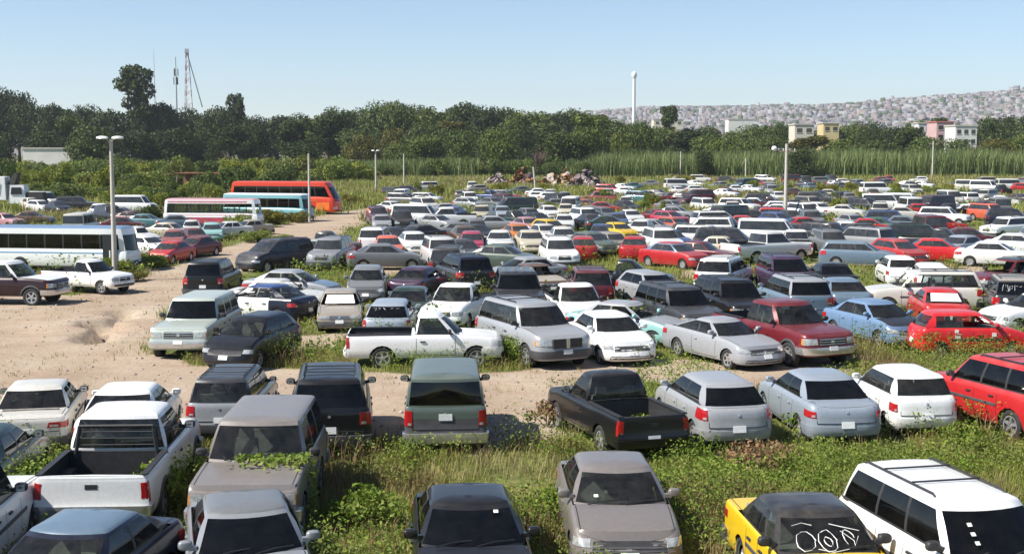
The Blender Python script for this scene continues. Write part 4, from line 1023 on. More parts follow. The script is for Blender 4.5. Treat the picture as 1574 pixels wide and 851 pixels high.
# ---------------------------------------------------------------- ground: one sheet, fine near the camera
def in_poly(px, py, poly):
    ins = np.zeros(px.shape, bool); j = len(poly) - 1
    for i in range(len(poly)):
        xi, yi = poly[i]; xj, yj = poly[j]
        c = ((yi > py) != (yj > py)) & (px < (xj - xi) * (py - yi) / (yj - yi + 1e-12) + xi)
        ins ^= c; j = i
    return ins
def vnoise(x, y, seed=0):
    """value noise, arrays"""
    xi, yi = np.floor(x).astype(np.int64), np.floor(y).astype(np.int64); fx, fy = x - xi, y - yi
    fx = fx*fx*(3-2*fx); fy = fy*fy*(3-2*fy)
    def h(a, b):
        n = (a * 374761393 + b * 668265263 + seed * 1442695041) & 0x7fffffff
        n = ((n ^ (n >> 13)) * 1274126177) & 0x7fffffff
        return ((n ^ (n >> 16)) & 0xffff) / 65535.0
    return (h(xi, yi)*(1-fx) + h(xi+1, yi)*fx)*(1-fy) + (h(xi, yi+1)*(1-fx) + h(xi+1, yi+1)*fx)*fy
def fbm(x, y, o=4, seed=0):
    s, a, t = 0, .5, 0
    for k in range(o):
        s = s + a * vnoise(x * 2**k, y * 2**k, seed + k); t += a; a *= .55
    return s / t
# bare earth, outlined on the ground (photo pixels turned into ground points)
DIRT_PX = [
 [(-400, 452), (60, 452), (150, 448), (205, 428), (270, 405), (335, 388), (405, 352), (485, 334), (552, 320), (584, 324), (562, 342), (505, 372), (420, 402), (375, 412), (372, 440), (300, 470), (245, 520), (245, 545), (330, 555), (480, 560), (560, 572), (700, 578), (860, 560), (960, 546), (1060, 556), (1200, 568), (1330, 546), (1345, 562), (1210, 592), (1090, 598), (1000, 592), (860, 600), (840, 660), (760, 690), (640, 680), (600, 670), (560, 690), (330, 640), (120, 660), (-400, 660)],
 [(1040, 392), (1080, 392), (1085, 412), (1062, 440), (1030, 418)],
 [(1300, 388), (1352, 388), (1360, 408), (1310, 408), (1240, 425), (1240, 405)],
 [(1470, 398), (1520, 398), (1510, 418), (1460, 418)],
 [(440, 520), (545, 500), (545, 530), (420, 545)],
 [(540, 405), (610, 402), (600, 425), (560, 430)],
]
DIRT = [[at(*p) for p in poly] for poly in DIRT_PX]
def dirt_at(x, y):
    wx = x + (fbm(x*.35, y*.35, 3, 11) - .5) * 3.2; wy = y + (fbm(x*.35+50, y*.25, 3, 12) - .5) * 4.0
    m = np.zeros(x.shape, bool)
    for p in DIRT: m |= in_poly(wx, wy, p)
    return m
def axis(a, b, fine, far, growth):
    v = list(np.arange(a, b, fine)); q, s = b, fine
    while q < far: v.append(q); s *= growth; q += s
    v.append(far)
    return v
xs = axis(0, 40, .30, 9000, 1.12); xs = [-q for q in xs[:0:-1]] + xs
ys = axis(17, 90, .30, 9000, 1.06); ys = [-400, -60, 0, 8] + ys
GX, GY = np.meshgrid(np.array(xs), np.array(ys))
dm = dirt_at(GX.ravel(), GY.ravel()).astype(float).reshape(GX.shape)
# soften the edge a little
for _ in range(2):
    dm[1:-1, 1:-1] = (dm[1:-1, 1:-1]*2 + dm[:-2, 1:-1] + dm[2:, 1:-1] + dm[1:-1, :-2] + dm[1:-1, 2:]) / 6
def ground_z(x, y):
    z = np.where((y < 90) & (abs(x) < 40), (fbm(x*.5, y*.5, 4, 3) - .5) * .09, 0)
    for k, (px0, py0) in enumerate(GULLY[:-1]):            # the washed-out gully in the yard
        (ax, ay), (bx, by) = at(px0, py0), at(*GULLY[k+1]); ex, ey = bx - ax, by - ay
        t = np.clip(((x - ax)*ex + (y - ay)*ey) / (ex*ex + ey*ey), 0, 1); d = np.hypot(x - ax - t*ex, y - ay - t*ey) + (fbm(x*1.1, y*1.1, 4, 9) - .5) * 1.5
        z = z - .5 * np.clip(1 - abs(d) / .55, 0, 1) ** .7 * (x < 0) + .05 * np.exp(-((d - 1.6) / .9) ** 2) * (x < 0)
    return z
GULLY = [(196, 480), (182, 492), (160, 500), (158, 512), (147, 524)]
GZ = ground_z(GX, GY)
nx, ny = len(xs), len(ys)
V = np.stack([GX.ravel(), GY.ravel(), GZ.ravel()], 1)
ii, jj = np.meshgrid(np.arange(ny-1), np.arange(nx-1), indexing='ij'); b0 = (ii*nx + jj).ravel()
F = np.stack([b0, b0+1, b0+nx+1, b0+nx], 1)
def np_mesh(name, V, F, mats=(), mi=None, smooth=False):
    me = bpy.data.meshes.new(name); n = len(F); k = F.shape[1]
    me.vertices.add(len(V)); me.vertices.foreach_set('co', np.ascontiguousarray(V, np.float32).ravel())
    me.loops.add(n*k); me.loops.foreach_set('vertex_index', np.ascontiguousarray(F, np.int32).ravel())
    me.polygons.add(n); me.polygons.foreach_set('loop_start', np.arange(0, n*k, k, dtype=np.int32)); me.polygons.foreach_set('loop_total', np.full(n, k, np.int32))
    for m in mats: me.materials.append(m)
    if mi is not None: me.polygons.foreach_set('material_index', np.ascontiguousarray(mi, np.int32))
    if smooth: me.polygons.foreach_set('use_smooth', np.ones(n, bool))
    me.update(calc_edges=True); me.validate()
    return me
me = np_mesh('ground', V, F, smooth=True)
at_ = me.attributes.new('bare', 'FLOAT', 'POINT'); at_.data.foreach_set('value', dm.ravel().astype(np.float32))
gm, n, b = newmat('ground_earth')
atn = N(n, 'ShaderNodeAttribute', attribute_name='bare')
tcn = N(n, 'ShaderNodeTexCoord')
def gnoise(sc, det=5, rough=.6, xs_=1.0):
    mp = N(n, 'ShaderNodeMapping'); mp.inputs['Scale'].default_value = (xs_, 1, 1); n.links.new(tcn.outputs['Object'], mp.inputs[0])
    z = N(n, 'ShaderNodeTexNoise'); z.inputs['Scale'].default_value = sc; z.inputs['Detail'].default_value = det; z.inputs['Roughness'].default_value = rough
    n.links.new(mp.outputs[0], z.inputs['Vector']); return z.outputs['Fac']
n1, n2, n3 = gnoise(.25), gnoise(1.1, 6, .65), gnoise(6.0, 5, .7)
nb_ = gnoise(.07, 4, .6, 2.2)
earth = ramp(n, n1, [(.30, (.27, .20, .135)), (.5, (.36, .285, .205)), (.72, (.43, .37, .29))])
earth = mixc(n, ramp(n, nb_, [(.42, 0.0), (.66, .75)]), earth, (.33, .26, .195))
earth = mixc(n, ramp(n, gnoise(.13, 3, .5), [(.55, 0.0), (.75, .6)]), earth, (.50, .40, .27))
ns_ = gnoise(.9, 5, .6, .28)
earth = mixc(n, ramp(n, ns_, [(.50, 0.0), (.66, .7)]), earth, (.31, .225, .165))
earth = mixc(n, math_(n, 'MULTIPLY', ramp(n, n2, [(.42, 0.0), (.62, 1.0)]), .55), earth, (.36, .265, .20))
earth = mixc(n, 1.0, earth, ramp(n, n3, [(.3, .82), (.7, 1.12)]), 'MULTIPLY')
dry = mixc(n, ramp(n, n2, [(.35, 0.0), (.65, 1.0)]), earth, (.34, .29, .15))
turf = ramp(n, n1, [(.3, (.10, .13, .03)), (.48, (.165, .18, .05)), (.66, (.25, .215, .09)), (.8, (.28, .23, .13))])
turf = mixc(n, ramp(n, n2, [(.40, 0.0), (.7, 1.0)]), turf, (.075, .10, .03))
turf = mixc(n, 1.0, turf, ramp(n, gnoise(14.0, 6, .75), [(.32, .45), (.66, 1.3)]), 'MULTIPLY')
fac = math_(n, 'ADD', math_(n, 'MULTIPLY', math_(n, 'SUBTRACT', n2, .5), .9), atn.outputs['Fac'])
fac = ramp(n, fac, [(.30, 0.0), (.62, 1.0)])
n.links.new(mixc(n, fac, turf, earth), b.inputs['Base Color'])
b.inputs['Roughness'].default_value = .95; b.inputs['Specular IOR Level'].default_value = .1
bump(n, b, math_(n, 'ADD', n3, math_(n, 'MULTIPLY', n2, 2.0)), .6, .05)
me.materials.append(gm)
tag(link('ground', me), kind='structure')

# ---------------------------------------------------------------- the town on the far slope, the hill, distant mountain
def hill_h(x, y):
    """height of the terrain beyond the trees"""
    X = x / np.maximum(y, 1) * FPX + 787
    ridge = 3.5 + np.interp(X, [-600, 700, 900, 1000, 1150, 1250, 1350, 1450, 1530, 1600, 1700, 2200], [196, 190, 172, 166, 164, 161, 154, 148, 142, 133, 128, 110])
    zr = CAM_H + (228 - ridge) / FPX * 3200
    t = np.clip((y - 900) / 2300, 0, 1)
    z = zr * (t * .35 + .65 * t * t * (3 - 2 * t)) + (fbm(x*.004, y*.004, 4, 21) - .5) * 26 * t
    return np.where(y > 3200, z * np.clip(1 - (y - 3200) / 1500, 0, 1), z) - 3
hx, hy = np.meshgrid(np.linspace(-1300, 2600, 150), np.linspace(880, 4700, 110))
hv = np.stack([hx.ravel(), hy.ravel(), hill_h(hx, hy).ravel()], 1)
ii, jj = np.meshgrid(np.arange(109), np.arange(149), indexing='ij'); b0 = (ii*150 + jj).ravel()
hm = simple('hill_scrub', (.16, .15, .135), .95, var=.5, scale=.01)  # greyed colour: part of the distance haze is painted in
tag(link('hill', np_mesh('hill', hv, np.stack([b0, b0+1, b0+151, b0+150], 1), [hm], smooth=True)), kind='structure')
# mountain hump on the horizon
mx = np.linspace(-2200, 3600, 90); prof = np.interp(mx, [-2200, -900, 350, 700, 1000, 1300, 1650, 2000, 2600, 3600], [40, 80, 395, 445, 505, 585, 530, 480, 420, 300])
prof = prof * (1.0) * .86
mv = []
for k, (dy, s) in enumerate(((0, 0), (700, .55), (1500, .86), (2200, 1.0), (3200, .7), (4500, .0))):
    for x, h in zip(mx, prof): mv.append((x * .6, 5300 + dy * .15, .37 * h * s * (1 + .06 * math.sin(x * .011 + k)) - 2))
mv = np.array(mv); ii, jj = np.meshgrid(np.arange(5), np.arange(89), indexing='ij'); b0 = (ii*90 + jj).ravel()
tag(link('mountain', np_mesh('mountain', mv, np.stack([b0, b0+1, b0+91, b0+90], 1), [hm], smooth=True)), kind='structure')
# houses: too many and too far to count
q = np.random.RandomState(5); HV, HF, HM = [], [], []
hcol = [simple('town_' + nme, c, .9, var=.25, scale=.05) for nme, c in (('white', (.27, .265, .27)), ('pink', (.22, .185, .185)), ('grey', (.15, .15, .165)), ('brick', (.17, .14, .135)), ('ochre', (.20, .18, .16)), ('tree', (.06, .085, .04)))]  # colours greyed and drawn together, haze fading painted into the walls
n_h = 0
while n_h < 6000:
    y = 1100 + 2250 * q.rand() ** .8; px = q.uniform(830, 1750); x = (px - 787) / FPX * y
    if px < 980 and q.rand() < .5: continue
    z = float(hill_h(np.array(x), np.array(y))); w, d, h = q.uniform(4, 11), q.uniform(4, 10), q.choice([2.6, 3, 3.2, 5, 5.5, 6.2])
    if q.rand() < .01: h = 11
    k = q.choice(6, p=[.24, .19, .20, .12, .07, .18]); s = len(HV)
    for zz in (-3, h):
        for sx, sy in ((-1, -1), (1, -1), (1, 1), (-1, 1)): HV.append((x + sx*w/2, y + sy*d/2, z + zz))
    for f in ((0, 1, 5, 4), (1, 2, 6, 5), (2, 3, 7, 6), (3, 0, 4, 7), (4, 5, 6, 7)): HF.append([s + i for i in f]); HM.append(k)
    n_h += 1
tag(link('hillside_town', np_mesh('hillside_town', np.array(HV), np.array(HF), hcol, HM)), kind='stuff')

# ---------------------------------------------------------------- foliage
def leaf_mat(name, c1, c2, c3, trans=.25, patchy=None):
    m, n, b = newmat(name); out = n.nodes['Material Output']
    g = N(n, 'ShaderNodeNewGeometry'); oi = N(n, 'ShaderNodeObjectInfo')
    c = ramp(n, g.outputs['Random Per Island'], [(0.0, c1), (.5, c2), (1.0, c3)])
    c = mixc(n, 1.0, c, oi.outputs['Color'], 'MULTIPLY')
    if patchy: c = mixc(n, ramp(n, noise(n, .38, 4, .6), [(.48, 0.0), (.70, .7)]), c, patchy); c = mixc(n, 1.0, c, ramp(n, noise(n, .9, 3), [(.3, .62), (.65, 1.12)]), 'MULTIPLY')
    n.links.new(c, b.inputs['Base Color']); b.inputs['Roughness'].default_value = .6; b.inputs['Specular IOR Level'].default_value = .25
    t = N(n, 'ShaderNodeBsdfTranslucent'); mx_ = N(n, 'ShaderNodeMixShader', Fac=trans)
    n.links.new(c, t.inputs[0]); n.links.new(b.outputs[0], mx_.inputs[1]); n.links.new(t.outputs[0], mx_.inputs[2]); n.links.new(mx_.outputs[0], out.inputs['Surface'])
    return m
LEAF = leaf_mat('tree_leaves', (.024, .042, .008), (.056, .080, .015), (.115, .14, .03), .2)
BUSH = leaf_mat('bush_leaves', (.05, .085, .018), (.10, .14, .028), (.18, .19, .045))
WEED = leaf_mat('weed_leaves', (.08, .15, .014), (.17, .255, .028), (.29, .335, .06), .35, (.20, .19, .06))
DRYG = leaf_mat('dry_grass', (.22, .17, .075), (.33, .27, .13), (.30, .29, .11), .3)
GRAS = leaf_mat('green_grass', (.14, .20, .026), (.25, .29, .05), (.36, .35, .10), .3, (.30, .24, .11))
RUSTW = leaf_mat('rust_weed', (.20, .10, .055), (.26, .155, .08), (.21, .19, .08), .25)
REED = leaf_mat('reed_leaves', (.07, .12, .035), (.16, .21, .065), (.28, .31, .12), .3)
simple('bark', (.16, .125, .095), .95, var=.4, scale=1.5, bmp=.4)
def leaves(P, Nrm, size, rs, fold=.0):
    """one four-cornered leaf clump per point"""
    n = len(P); a = rs.normal(size=(n, 3)); d = Nrm + a * .75; d /= np.linalg.norm(d, axis=1, keepdims=True)
    u = np.cross(d, rs.normal(size=(n, 3))); u /= np.linalg.norm(u, axis=1, keepdims=True); w = np.cross(d, u)
    s = (size * rs.uniform(.55, 1.25, n))[:, None]; t = s * rs.uniform(.45, .8, n)[:, None]
    q = np.stack([P - u*s, P + w*t*.8 - u*s*.1, P + u*s, P - w*t + u*s*.2], 1)
    return q.reshape(-1, 3), np.arange(n*4).reshape(n, 4)
def crown_mesh(name, blobs, n, size, rs, mat, hollow=.55):
    """leaf clumps through the outer part of lumpy blobs ((x,y,z),(rx,ry,rz))"""
    vol = np.array([b[1][0]*b[1][1] + b[1][0]*b[1][2] for b in blobs]); k = rs.choice(len(blobs), n, p=vol / vol.sum())
    C = np.array([b[0] for b in blobs])[k]; Rr = np.array([b[1] for b in blobs])[k]
    d = rs.normal(size=(n, 3)); d /= np.linalg.norm(d, axis=1, keepdims=True)
    r = hollow + (1.12 - hollow) * rs.rand(n) ** .7
    P = C + d * Rr * r[:, None]
    v, f = leaves(P, d, size, rs)
    return np_mesh(name, v, f, [mat])
def tree_proto(kind, seed):
    """crown and trunk meshes of a tree one unit... about 10 m tall"""
    rs = np.random.RandomState(seed); bl = []
    if kind == 'broad':
        for k in range(13):
            a = rs.uniform(0, 6.28); r = rs.uniform(.3, 3.4); z = 7.4 - r*.75 + rs.uniform(-1.6, .8); q = rs.uniform(1.3, 2.6); bl.append(((r*math.cos(a), r*math.sin(a), z), (q, q, q*rs.uniform(.55, .95))))
        for k in range(6):
            a = rs.uniform(0, 6.28); bl.append(((3.3*math.cos(a), 3.3*math.sin(a), rs.uniform(2.2, 4.2)), (1.4, 1.4, 1.2)))
    elif kind == 'tall':
        for k in range(15):
            a = rs.uniform(0, 6.28); z = rs.uniform(3.0, 9.2); r = rs.uniform(.2, 2.0) * (1.1 - abs(z - 6) / 6); q = rs.uniform(.7, 1.3); bl.append(((r*math.cos(a), r*math.sin(a), z), (q, q, q)))
    elif kind == 'cone':
        for k in range(20):
            z = rs.uniform(1.5, 9.5); r = (10 - z) * .24 * rs.uniform(.3, 1); a = rs.uniform(0, 6.28); q = .35 + (10 - z) * .10; bl.append(((r*math.cos(a), r*math.sin(a), z), (q, q, q*1.2)))
    elif kind == 'eucalyptus':
        for k in range(26): z = rs.uniform(5, 9.8); w_ = 1.7 - abs(z - 7.6)*.35; bl.append(((rs.uniform(-w_, w_), rs.uniform(-1, 1), z), (rs.uniform(.25, .5),)*3))
        for (x, z, q) in ((-.9, 9.0, .85), (.6, 9.3, .8), (1.2, 8.2, .8), (-1.1, 7.6, .95), (.3, 7.9, .9), (-.2, 6.6, .85), (.9, 6.4, .7), (-1.2, 5.7, .75), (.2, 5.2, .7), (0, 9.7, .5)): bl.append(((x, rs.uniform(-.8, .8), z), (q, q, q*.85)))
    elif kind == 'bush':
        for k in range(11):
            a = rs.uniform(0, 6.28); r = rs.uniform(0, 3.4); q = rs.uniform(1.0, 2.0); bl.append(((r*math.cos(a), r*math.sin(a), rs.uniform(1.0, 3.4)), (q, q, q*.8)))
    elif kind == 'round':
        for k in range(12):
            a = rs.uniform(0, 6.28); r = rs.uniform(0, 2.6); q = rs.uniform(1.6, 2.4); bl.append(((r*math.cos(a), r*math.sin(a), 2.6 + rs.uniform(-.4, 4.6) - r*.3), (q, q, q*.9)))
    for k in range(14):      # ragged edges
        b_ = bl[rs.randint(len(bl))]; d_ = rs.normal(size=3); d_ /= np.linalg.norm(d_); d_[2] = abs(d_[2])*.8; q = b_[1][0]*rs.uniform(.25, .45)
        bl.append((tuple(np.array(b_[0]) + d_*np.array(b_[1])*1.05), (q, q, q)))
    n = {'broad': 6500, 'tall': 5000, 'cone': 5500, 'eucalyptus': 3600, 'bush': 4200, 'round': 6500}[kind]
    cr = crown_mesh(kind + '_crown', bl, n, {'bush': .23}.get(kind, .225), rs, LEAF if kind != 'bush' else BUSH)
    t = Mesh(); h0 = 6.5 if kind != 'bush' else 1.5
    t.tube([(0, 0, -.3), (.08, .05, h0*.35), (-.05, .1, h0*.7), (.05, 0, h0)], [.32, .25, .18, .07] if kind != 'bush' else [.16, .14, .1, .05], 'bark', 7)
    for k in range(7):
        bq = bl[rs.randint(len(bl))][0]; z0 = rs.uniform(.3, .75)*h0; t.tube([(0, 0, z0), (bq[0]*.5, bq[1]*.5, (z0 + bq[2])/2 - .1), (bq[0]*.95, bq[1]*.95, bq[2])], [.12, .08, .03], 'bark', 5)
    return cr, t.build(kind + '_trunk', 60)
TREES = {}
for k, c in (('broad', 3), ('tall', 2), ('cone', 2), ('eucalyptus', 1), ('bush', 3), ('round', 2)): TREES[k] = [tree_proto(k, 100 + 7*i + len(k)*13) for i in range(c)]
tq = random.Random(3); TREELIST = []
TNAME = {'broad': 'broad_tree', 'tall': 'tall_tree', 'cone': 'conifer_tree', 'eucalyptus': 'eucalyptus_tree', 'bush': 'shrub', 'round': 'round_tree'}
def put_tree(kind, px, ytop, D, wpx=None, col=(1, 1, 1), label=None, group=None, base_z=0.0, i=None):
    """tree whose top shows at (px, ytop) standing D metres off; wpx = its width in photo pixels"""
    x, y, z = at_depth(px, ytop, D); h = z - base_z; s = h / 9.7 if kind != 'bush' else h / 4.6
    cr, tr = TREES[kind][tq.randrange(len(TREES[kind])) if i is None else i]
    o = empty(TNAME[kind], (x, y, base_z), tq.uniform(0, 6.28)); w = s
    if wpx: w = (wpx / FPX * D) / {'broad': 8.6, 'tall': 5.2, 'cone': 4.6, 'eucalyptus': 4.2, 'bush': 8.4, 'round': 8.4}[kind]
    o.scale = (w, w, s)
    c = link('crown', cr, o); c.color = (*col, 1); link('trunk', tr, o)
    tag(o, label, 'shrub' if kind == 'bush' else 'tree', group)
    TREELIST.append(dict(o=o, kind=kind, px=px, yt=ytop, D=D, col=col, lab=label)); return o
DK, MD, LT, OL, BR, GY_ = (.5, .56, .46), (1, 1, 1), (1.5, 1.45, 1.1), (1.7, 1.5, .9), (1.5, 1.05, .8), (1.25, 1.3, 1.2)
BACK = [(-40, 120, 'broad'), (4, 122, 'broad'), (26, 128, 'broad'), (55, 143, 'broad'), (80, 140, 'broad'), (105, 147, 'broad'), (135, 150, 'broad'), (165, 152, 'broad'), (250, 140, 'broad'), (232, 150, 'broad'), (285, 150, 'broad'), (325, 152, 'broad'), (350, 156, 'broad'), (366, 145, 'tall'), (395, 164, 'broad'), (425, 165, 'broad'), (455, 168, 'broad'), (482, 163, 'broad'),
 (512, 150, 'broad'), (545, 158, 'broad'), (575, 148, 'broad'), (588, 140, 'broad'), (610, 132, 'broad'), (632, 150, 'broad'), (655, 148, 'broad'), (678, 158, 'broad'), (702, 148, 'broad'), (720, 142, 'broad'), (745, 155, 'broad'), (772, 152, 'broad'), (800, 157, 'broad'), (832, 157, 'broad'), (862, 158, 'broad'), (893, 154, 'broad'), (918, 170, 'broad'), (945, 177, 'broad'), (978, 184, 'broad'), (1025, 170, 'tall'), (1002, 188, 'broad'), (1055, 188, 'broad'), (1090, 186, 'broad'), (1125, 188, 'broad'), (1160, 186, 'broad'), (1195, 178, 'broad'), (1215, 190, 'broad'), (1300, 186, 'broad'), (1330, 180, 'broad'), (1362, 182, 'broad'), (1395, 183, 'broad'), (1420, 176, 'broad'), (1445, 184, 'tall'), (1520, 168, 'broad'), (1550, 166, 'broad'), (1585, 165, 'broad')]
for px, yt, k in BACK:
    put_tree(k, px, yt + tq.uniform(-5, 5), tq.uniform(430, 470), {'broad': 84, 'tall': 56, 'cone': 62}[k] * tq.uniform(.65, 1.2), tq.choice([DK, DK, DK, (.7, .76, .62)]) if px < 480 or k == 'cone' else tq.choice([DK, MD, (.8, .9, .75), GY_, (1.3, 1.2, .9)]), group='trees of the back belt')
put_tree('eucalyptus', 207, 106, 440, 62, (.75, .8, .85), 'tall lone eucalyptus rising well above the dark trees on the left')
for i in range(42):      # the lower front belt
    px = -230 + i * 49 + tq.uniform(-12, 12); yt = tq.uniform(172, 196) if px < 1000 else tq.uniform(192, 208)
    if 1225 < px < 1290: yt = 207
    if 1445 < px < 1510: yt = 207
    put_tree(tq.choice(['broad', 'round', 'broad', 'round', 'tall']), px, yt, tq.uniform(350, 395), tq.uniform(56, 84), tq.choice([MD, DK, MD, GY_, LT, BR]) if px > 480 else tq.choice([DK, DK, MD, DK]), group='trees of the front belt')
for px, yt, w, c in ((470, 212, 92, DK), (620, 205, 70, LT), (650, 188, 74, LT), (770, 175, 70, LT), (860, 182, 90, MD), (905, 186, 60, LT), (710, 190, 66, GY_), (1232, 222, 60, DK), (1110, 205, 70, LT), (1085, 226, 46, DK), (140, 170, 90, MD), (950, 190, 40, OL), (560, 195, 60, BR)):
    put_tree('round' if w > 65 or px > 1000 else 'broad', px, yt, 295 if px in (1232, 1085) else tq.uniform(318, 345), w, c, group='trees at the foot of the belt')
# shrubs: rough ground left of the lot and along its far edge
for i in range(120):
    px = tq.uniform(-40, 545); r = tq.random(); D = 178 + r * 135
    if px > 430 and D < 245: D = 245 + r * 60
    yb_ = 228 + FPX * CAM_H / D; yt = yb_ - tq.uniform(2.4, 5.4) / D * FPX
    put_tree('bush', px, max(yt, 226), D, tq.uniform(40, 84), tq.choice([MD, LT, OL, LT, (1.9, 1.6, .7), MD, (.6, .7, .5), (1.1, .9, .6)]), group='shrubs on the rough ground')
for i in range(46):
    px = tq.uniform(-50, 345); D = tq.uniform(158, 196); put_tree('bush', px, 228 + FPX * (CAM_H - tq.uniform(1.2, 2.8)) / D, D, tq.uniform(34, 70), tq.choice([MD, LT, OL, MD, (.6, .7, .5), (1.3, 1.0, .6)]), group='shrubs behind the parked wrecks on the left')
for i in range(30):
    px = 545 + i * 12 + tq.uniform(-6, 6); D = tq.uniform(296, 318); put_tree('bush', px, tq.uniform(238, 252), D, tq.uniform(30, 50), tq.choice([(.7, .8, .7), GY_, MD, DK]), group='shrubs along the far edge of the lot')
for i in range(58):      # scattered shrubs between the parked rows
    px = tq.uniform(590, 1600); py = tq.uniform(280, 330); x, y = at(px, py); D = y
    if px < 700 and py > 310: continue
    put_tree('bush', px, py - tq.uniform(.9, 2.0) / D * FPX, D, tq.uniform(14, 34), tq.choice([OL, LT, (1.6, 1.2, .6), MD]), group='low shrubs between parked rows')
for px, py, h, w, c in ((178, 424, 1.0, 66, OL), (232, 412, .9, 80, LT), (258, 398, .7, 60, LT), (205, 432, .7, 70, BR), (385, 342, 1.3, 50, BR), (420, 345, 1.4, 60, (1.5, 1.1, .6)), (450, 342, 1.2, 44, BR), (360, 352, 1.2, 50, OL), (240, 320, 2.0, 40, OL), (232, 345, 1.8, 46, DK), (540, 318, 1.5, 60, BR), (500, 322, 1.0, 46, OL), (300, 340, .8, 40, OL), (395, 372, .9, 60, LT), (430, 375, .7, 60, OL)):
    x, y = at(px, py); put_tree('bush', px, py - h / y * FPX, y, w, c, group='shrubs beside the left track')
tag(TREELIST[-1]['o'])
# reed bed: nobody could count the canes
rs = np.random.RandomState(8)
def blades(x, y, h, w, rs, lean=.25, segs=2, z0=0.0):
    """curved grass blades / canes"""
    n = len(x); a = rs.uniform(0, 6.283, n); dx, dy = np.cos(a), np.sin(a); l = h * rs.uniform(0, lean, n)
    px_, py_ = -dy * w / 2, dx * w / 2
    b = np.stack([x, y, np.zeros(n) + z0], 1); mid = np.stack([x + dx*l*.35, y + dy*l*.35, h*.6 + z0], 1); tip = np.stack([x + dx*l, y + dy*l, h*(1 - .12*(l / h)) + z0], 1)
    s = np.stack([px_, py_, np.zeros(n)], 1)
    v = np.stack([b - s, b + s, mid + s*.85, mid - s*.85, tip], 1).reshape(-1, 3); k = np.arange(n) * 5
    q = np.stack([k, k+1, k+2, k+3], 1); t = np.stack([k+3, k+2, k+4, k+4], 1)
    return v, q, t
def tri_mesh(name, v, q, t, mats, mi=None):
    f = np.concatenate([np.stack([q[:, 0], q[:, 1], q[:, 2]], 1), np.stack([q[:, 0], q[:, 2], q[:, 3]], 1), t[:, :3]])
    return np_mesh(name, v, f, mats)
n = 34000; px = np.where(rs.rand(n) < .86, rs.uniform(868, 1640, n), rs.uniform(560, 735, n)); D = rs.uniform(298, 330, n); x = (px - 787) / FPX * D
hh = (4.6 + 2.6 * vnoise(x*.12, D*.1, 4)) * rs.uniform(.5, 1.15, n) * np.where(px < 740, .72, 1) * np.clip((px - 860) / 60, .6, 1) ** np.where(px > 800, 1, 0)
v, q, t = blades(x, D, hh, rs.uniform(.10, .24, n), rs, .42)
o = link('reed_bed', tri_mesh('reed_bed', v, q, t, [REED])); tag(o, kind='stuff')
# ---------------------------------------------------------------- vehicles onto the ground
FILL = 74
place_all()
print('RELAX', relax())
# long vehicles: buses and coaches, placed like the rest
def bus(sname, color, xc, yt, head, label, cols=None, stripes=(), lod=0, sc=1.0, opt=(), D=None):
    x, y = solve(sname, xc, yt, head, sc)
    if D: x, y = at_depth(xc, yt, D)[0], D
    r = put_vehicle(sname, color, x, y, head, lod, label, None, cols, opt, drop=-.05, tilt=(0, 0), cat='bus')
    S = SPEC[sname]; r.scale = (sc,) * 3; VEH[-1].update(near=True, px=(xc, yt), e={'sc': sc})
    for nm, mat, z0, z1, d0, d1 in stripes:
        for sg in (1, -1):
            m = Mesh(); k = 10; P = []
            for i in range(k + 1):
                d = d0 + (d1 - d0) * i / k; q = (d - S['L']*.52) / (S['L']*.5); y_ = S['W']/2 * (1 - .035*q*q if S['curve'] >= .01 else 1 - .012*q*q) + .006
                P.append([(S['L']/2 - d, sg*y_, z) for z in (z0, z1)])
            m.grid(P, mat); link(nm, m.build(nm), r)
    return r
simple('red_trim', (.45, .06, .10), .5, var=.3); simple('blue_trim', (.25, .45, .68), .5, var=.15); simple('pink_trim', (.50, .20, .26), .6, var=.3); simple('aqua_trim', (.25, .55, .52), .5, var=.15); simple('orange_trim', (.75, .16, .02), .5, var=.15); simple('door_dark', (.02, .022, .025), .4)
bus1 = bus('bus', 'white', 98, 343, 82, 'white city bus with light blue roof edge and open dark front door', {'roof': 'light blue'}, (('side_panel', 'blue_trim', 1.30, 1.37, 1.0, 9.6),), sc=.82, opt=('dark',))
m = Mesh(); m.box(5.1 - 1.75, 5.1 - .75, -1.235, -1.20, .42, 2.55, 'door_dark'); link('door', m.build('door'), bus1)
m = Mesh(); m.box(5.1 - 1.30, 5.1 - 1.22, -1.245, -1.21, .5, 1.5, 'white_paint_marks'); link('door_rail', m.build('door_rail'), bus1)
bus2 = bus('bus', 'white', 329, 303, 84, 'white and pink city bus with broken windows and a rusty red skirt', {'roof': 'pink'}, (('skirt', 'red_trim', .50, 1.12, 3.3, 9.8), ('roof_stripe', 'pink_trim', 2.62, 2.80, 1.2, 9.6), ('stripe', 'red_trim', 1.36, 1.42, .6, 9.8)), sc=.82, opt=('noglass',))
bus3 = bus('bus', 'light aqua', 412, 295, 72, 'aqua and white bus half hidden behind the white and pink bus', {'roof': 'white'}, (), opt=('dark',), sc=.85)
coach = bus('coach', 'orange red', 440, 277, 78, 'orange red coach with a long band of dark windows', None, (('side_panel', 'orange_trim', .55, 1.35, .75, 2.2), ('stripe', 'orange_trim', 1.5, 1.58, 2.0, 9.5)), opt=('dark',), sc=.95)
relax(); fill_middle(60)
for v in list(VEH):
    if v.get('todo'):
        i = VEH.index(v); keep = dict(v)
        r = put_vehicle(v['s'], v['c'], v['x'], v['y'], v['h'], v['lod'], None, None, v['cols']); r.scale = (v['k'],) * 3
        g_ = rng.uniform(.72, 1.0); w_ = rng.uniform(.45, .95)
        for q in [r] + list(r.children):
            if q.type == 'MESH': q.color = (q.color[0]*g_, q.color[1]*g_, q.color[2]*g_, w_)
        nv = VEH.pop(); nv['px'] = keep['px']; nv['auto'] = True; VEH[i] = nv
    else:
        v['o'].location.x, v['o'].location.y = v['x'], v['y']

